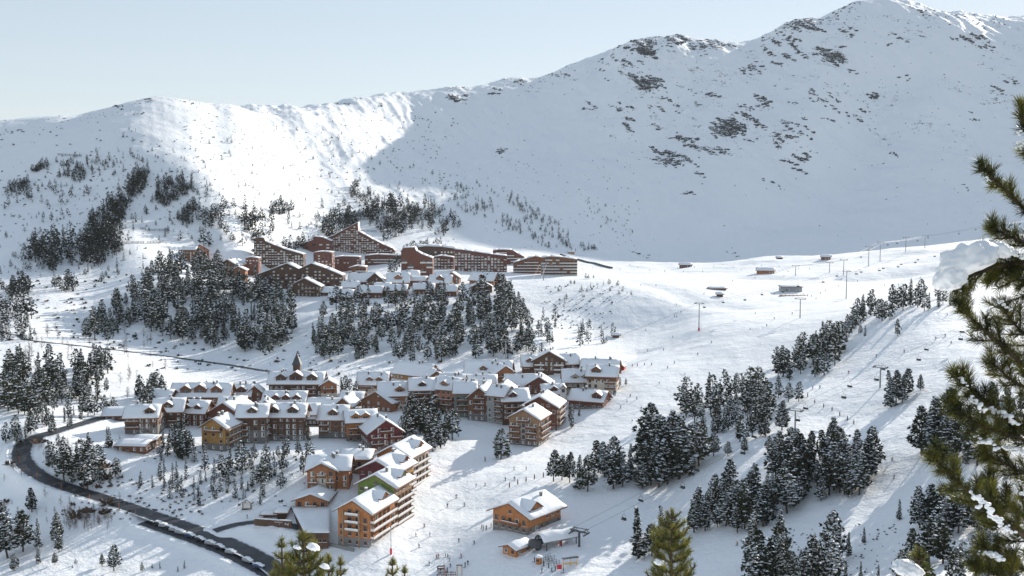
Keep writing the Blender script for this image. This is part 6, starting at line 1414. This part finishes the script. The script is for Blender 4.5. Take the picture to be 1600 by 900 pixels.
# young pines on the slope below the viewpoint: only their tops reach into the picture
def young_pine(px, py, Y, label, width, nwh, sp, blobs=(), lean=0.0):
    T = pt(px, py, Y); g0 = ground(T.x, T.y); r = empty('young_pine', (T.x, T.y, g0)); tag(r, label, 'tree', 'young pines below the viewpoint')
    Hh = T.z - g0; m = MB(); N_ = 8
    for i in range(N_): m.bar((lean * (i / N_), 0, Hh * i / N_ - (.3 if i == 0 else 0)), (lean * ((i + 1) / N_), 0, Hh * (i + 1) / N_), .045 * (1 - i / N_) + .008, 0, 7, .045 * (1 - (i + 1) / N_) + .008)
    m.build('trunk', 'near_bark', r)
    V, Fc = [], []; needles(V, Fc, [(lean, 0, Hh - sp * .9), (lean, 0, Hh)], 900, .075, .0042)
    for w_ in range(nwh):
        z_ = Hh - sp * (w_ + .75); nb = 5 + (w_ > 2)
        if z_ < .3: break
        for q in range(nb):
            th = 6.283 * q / nb + w_ * .7 + rn.uniform(-.2, .2); l_ = width * min(1, .30 + .22 * w_) * rn.uniform(.75, 1.15)
            tw_ = twig((lean * z_ / Hh, 0, z_), (math.cos(th), math.sin(th), .35), l_, 1.1, 5); bb = MB()
            for a, b_ in zip(tw_[:-1], tw_[1:]): bb.bar(a, b_, .012, 0, 4, .009)
            bb.build('branch', 'near_bark', r); needles(V, Fc, tw_[1:], 640, .075, .0042)
            if l_ > .2:
                for s_ in (-1, 1):
                    q2 = twig(tw_[2], (math.cos(th + s_ * .7), math.sin(th + s_ * .7), .5), l_ * .5, 1.0, 3); needles(V, Fc, q2, 560, .07, .0042)
    needle_obj('needle_tufts', V, Fc, r, 'young_needles_sunlit')
    for k, (bx, by, br) in enumerate(blobs):
        p = pt(bx, by, Y - .15); blob('snow_clump', (p.x - T.x, p.y - T.y, p.z - g0), (br, br * .8, br * .7), r, k + 5, .3)
    return r
young_pine(1050, 797, 16, 'yellow green young pine top at the bottom right of centre', .48, 9, .17, [(1030, 880, .09)])
young_pine(474, 832, 14, 'yellow green young pine top with snow lumps at the bottom left of centre', .40, 6, .15, [(489, 856, .085), (464, 856, .05), (507, 886, .06)])
young_pine(440, 842, 14.5, 'slim young pine shoot left of the snow lumped pine top', .22, 6, .16)
young_pine(513, 867, 14.5, 'low young pine shoot right of the snow lumped pine top', .22, 5, .14)
young_pine(532, 872, 15, 'second low young pine shoot near the forecourt fence', .16, 5, .14)
young_pine(613, 873, 16, 'small young pine tip at the bottom below the lamp post', .22, 5, .14)
young_pine(632, 886, 16.5, 'tiny young pine tip beside the one below the lamp post', .16, 4, .13)
young_pine(1436, 858, 9, 'near green pine shoot with a big snow lump at the bottom right', .22, 5, .13, [(1418, 893, .13)], .0)
make_terrain()
# ------------------------------------------------------------------ thin mountain haze round everything
zb, zt = float(GZ.min()) - 1.0, float(GZ.max()) + 25
m = bpy.data.materials.new('haze'); m.use_nodes = True; t = m.node_tree; t.nodes.clear()
ov = t.nodes.new('ShaderNodeOutputMaterial'); pv = t.nodes.new('ShaderNodeVolumePrincipled'); pv.inputs['Color'].default_value = (.86, .93, 1.0, 1); pv.inputs['Density'].default_value = 0.00002; pv.inputs['Anisotropy'].default_value = .2
t.links.new(pv.outputs[0], ov.inputs['Volume'])
mb = MB(); mb.box((0, 2450, (zb + zt) / 2), (9800, 5300, zt - zb)); hz = link('haze', mb.mesh('haze', [m])); tag(hz, 'thin pale mountain haze', 'haze', kind='stuff')
# ------------------------------------------------------------------ things that share a description are told apart by their place
ORD = ['first', 'second', 'third', 'fourth', 'fifth', 'sixth', 'seventh', 'eighth', 'ninth', 'tenth', 'eleventh', 'twelfth']
by = {}
for o in SC.objects:
    if o.parent is None and o.get('label') and o.get('kind') is None: by.setdefault((o['label'], o.get('group')), []).append(o)
for (lab, grp), os_ in by.items():
    if len(os_) < 2: continue
    os_.sort(key=lambda o: pix(o.location)[1], reverse=True)
    nrow = max(1, round(len(os_) / 9)); per = math.ceil(len(os_) / nrow)
    for r_ in range(nrow):
        row = sorted(os_[r_ * per:(r_ + 1) * per], key=lambda o: pix(o.location)[0])
        for k, o in enumerate(row):
            place_ = 'leftmost' if k == 0 else 'rightmost' if k == len(row) - 1 else ORD[k] + ' from left'
            o['label'] = lab + ', ' + place_ + ('' if nrow == 1 else ', front row' if r_ == 0 else ', back row' if r_ == nrow - 1 else ', ' + ORD[r_] + ' row')
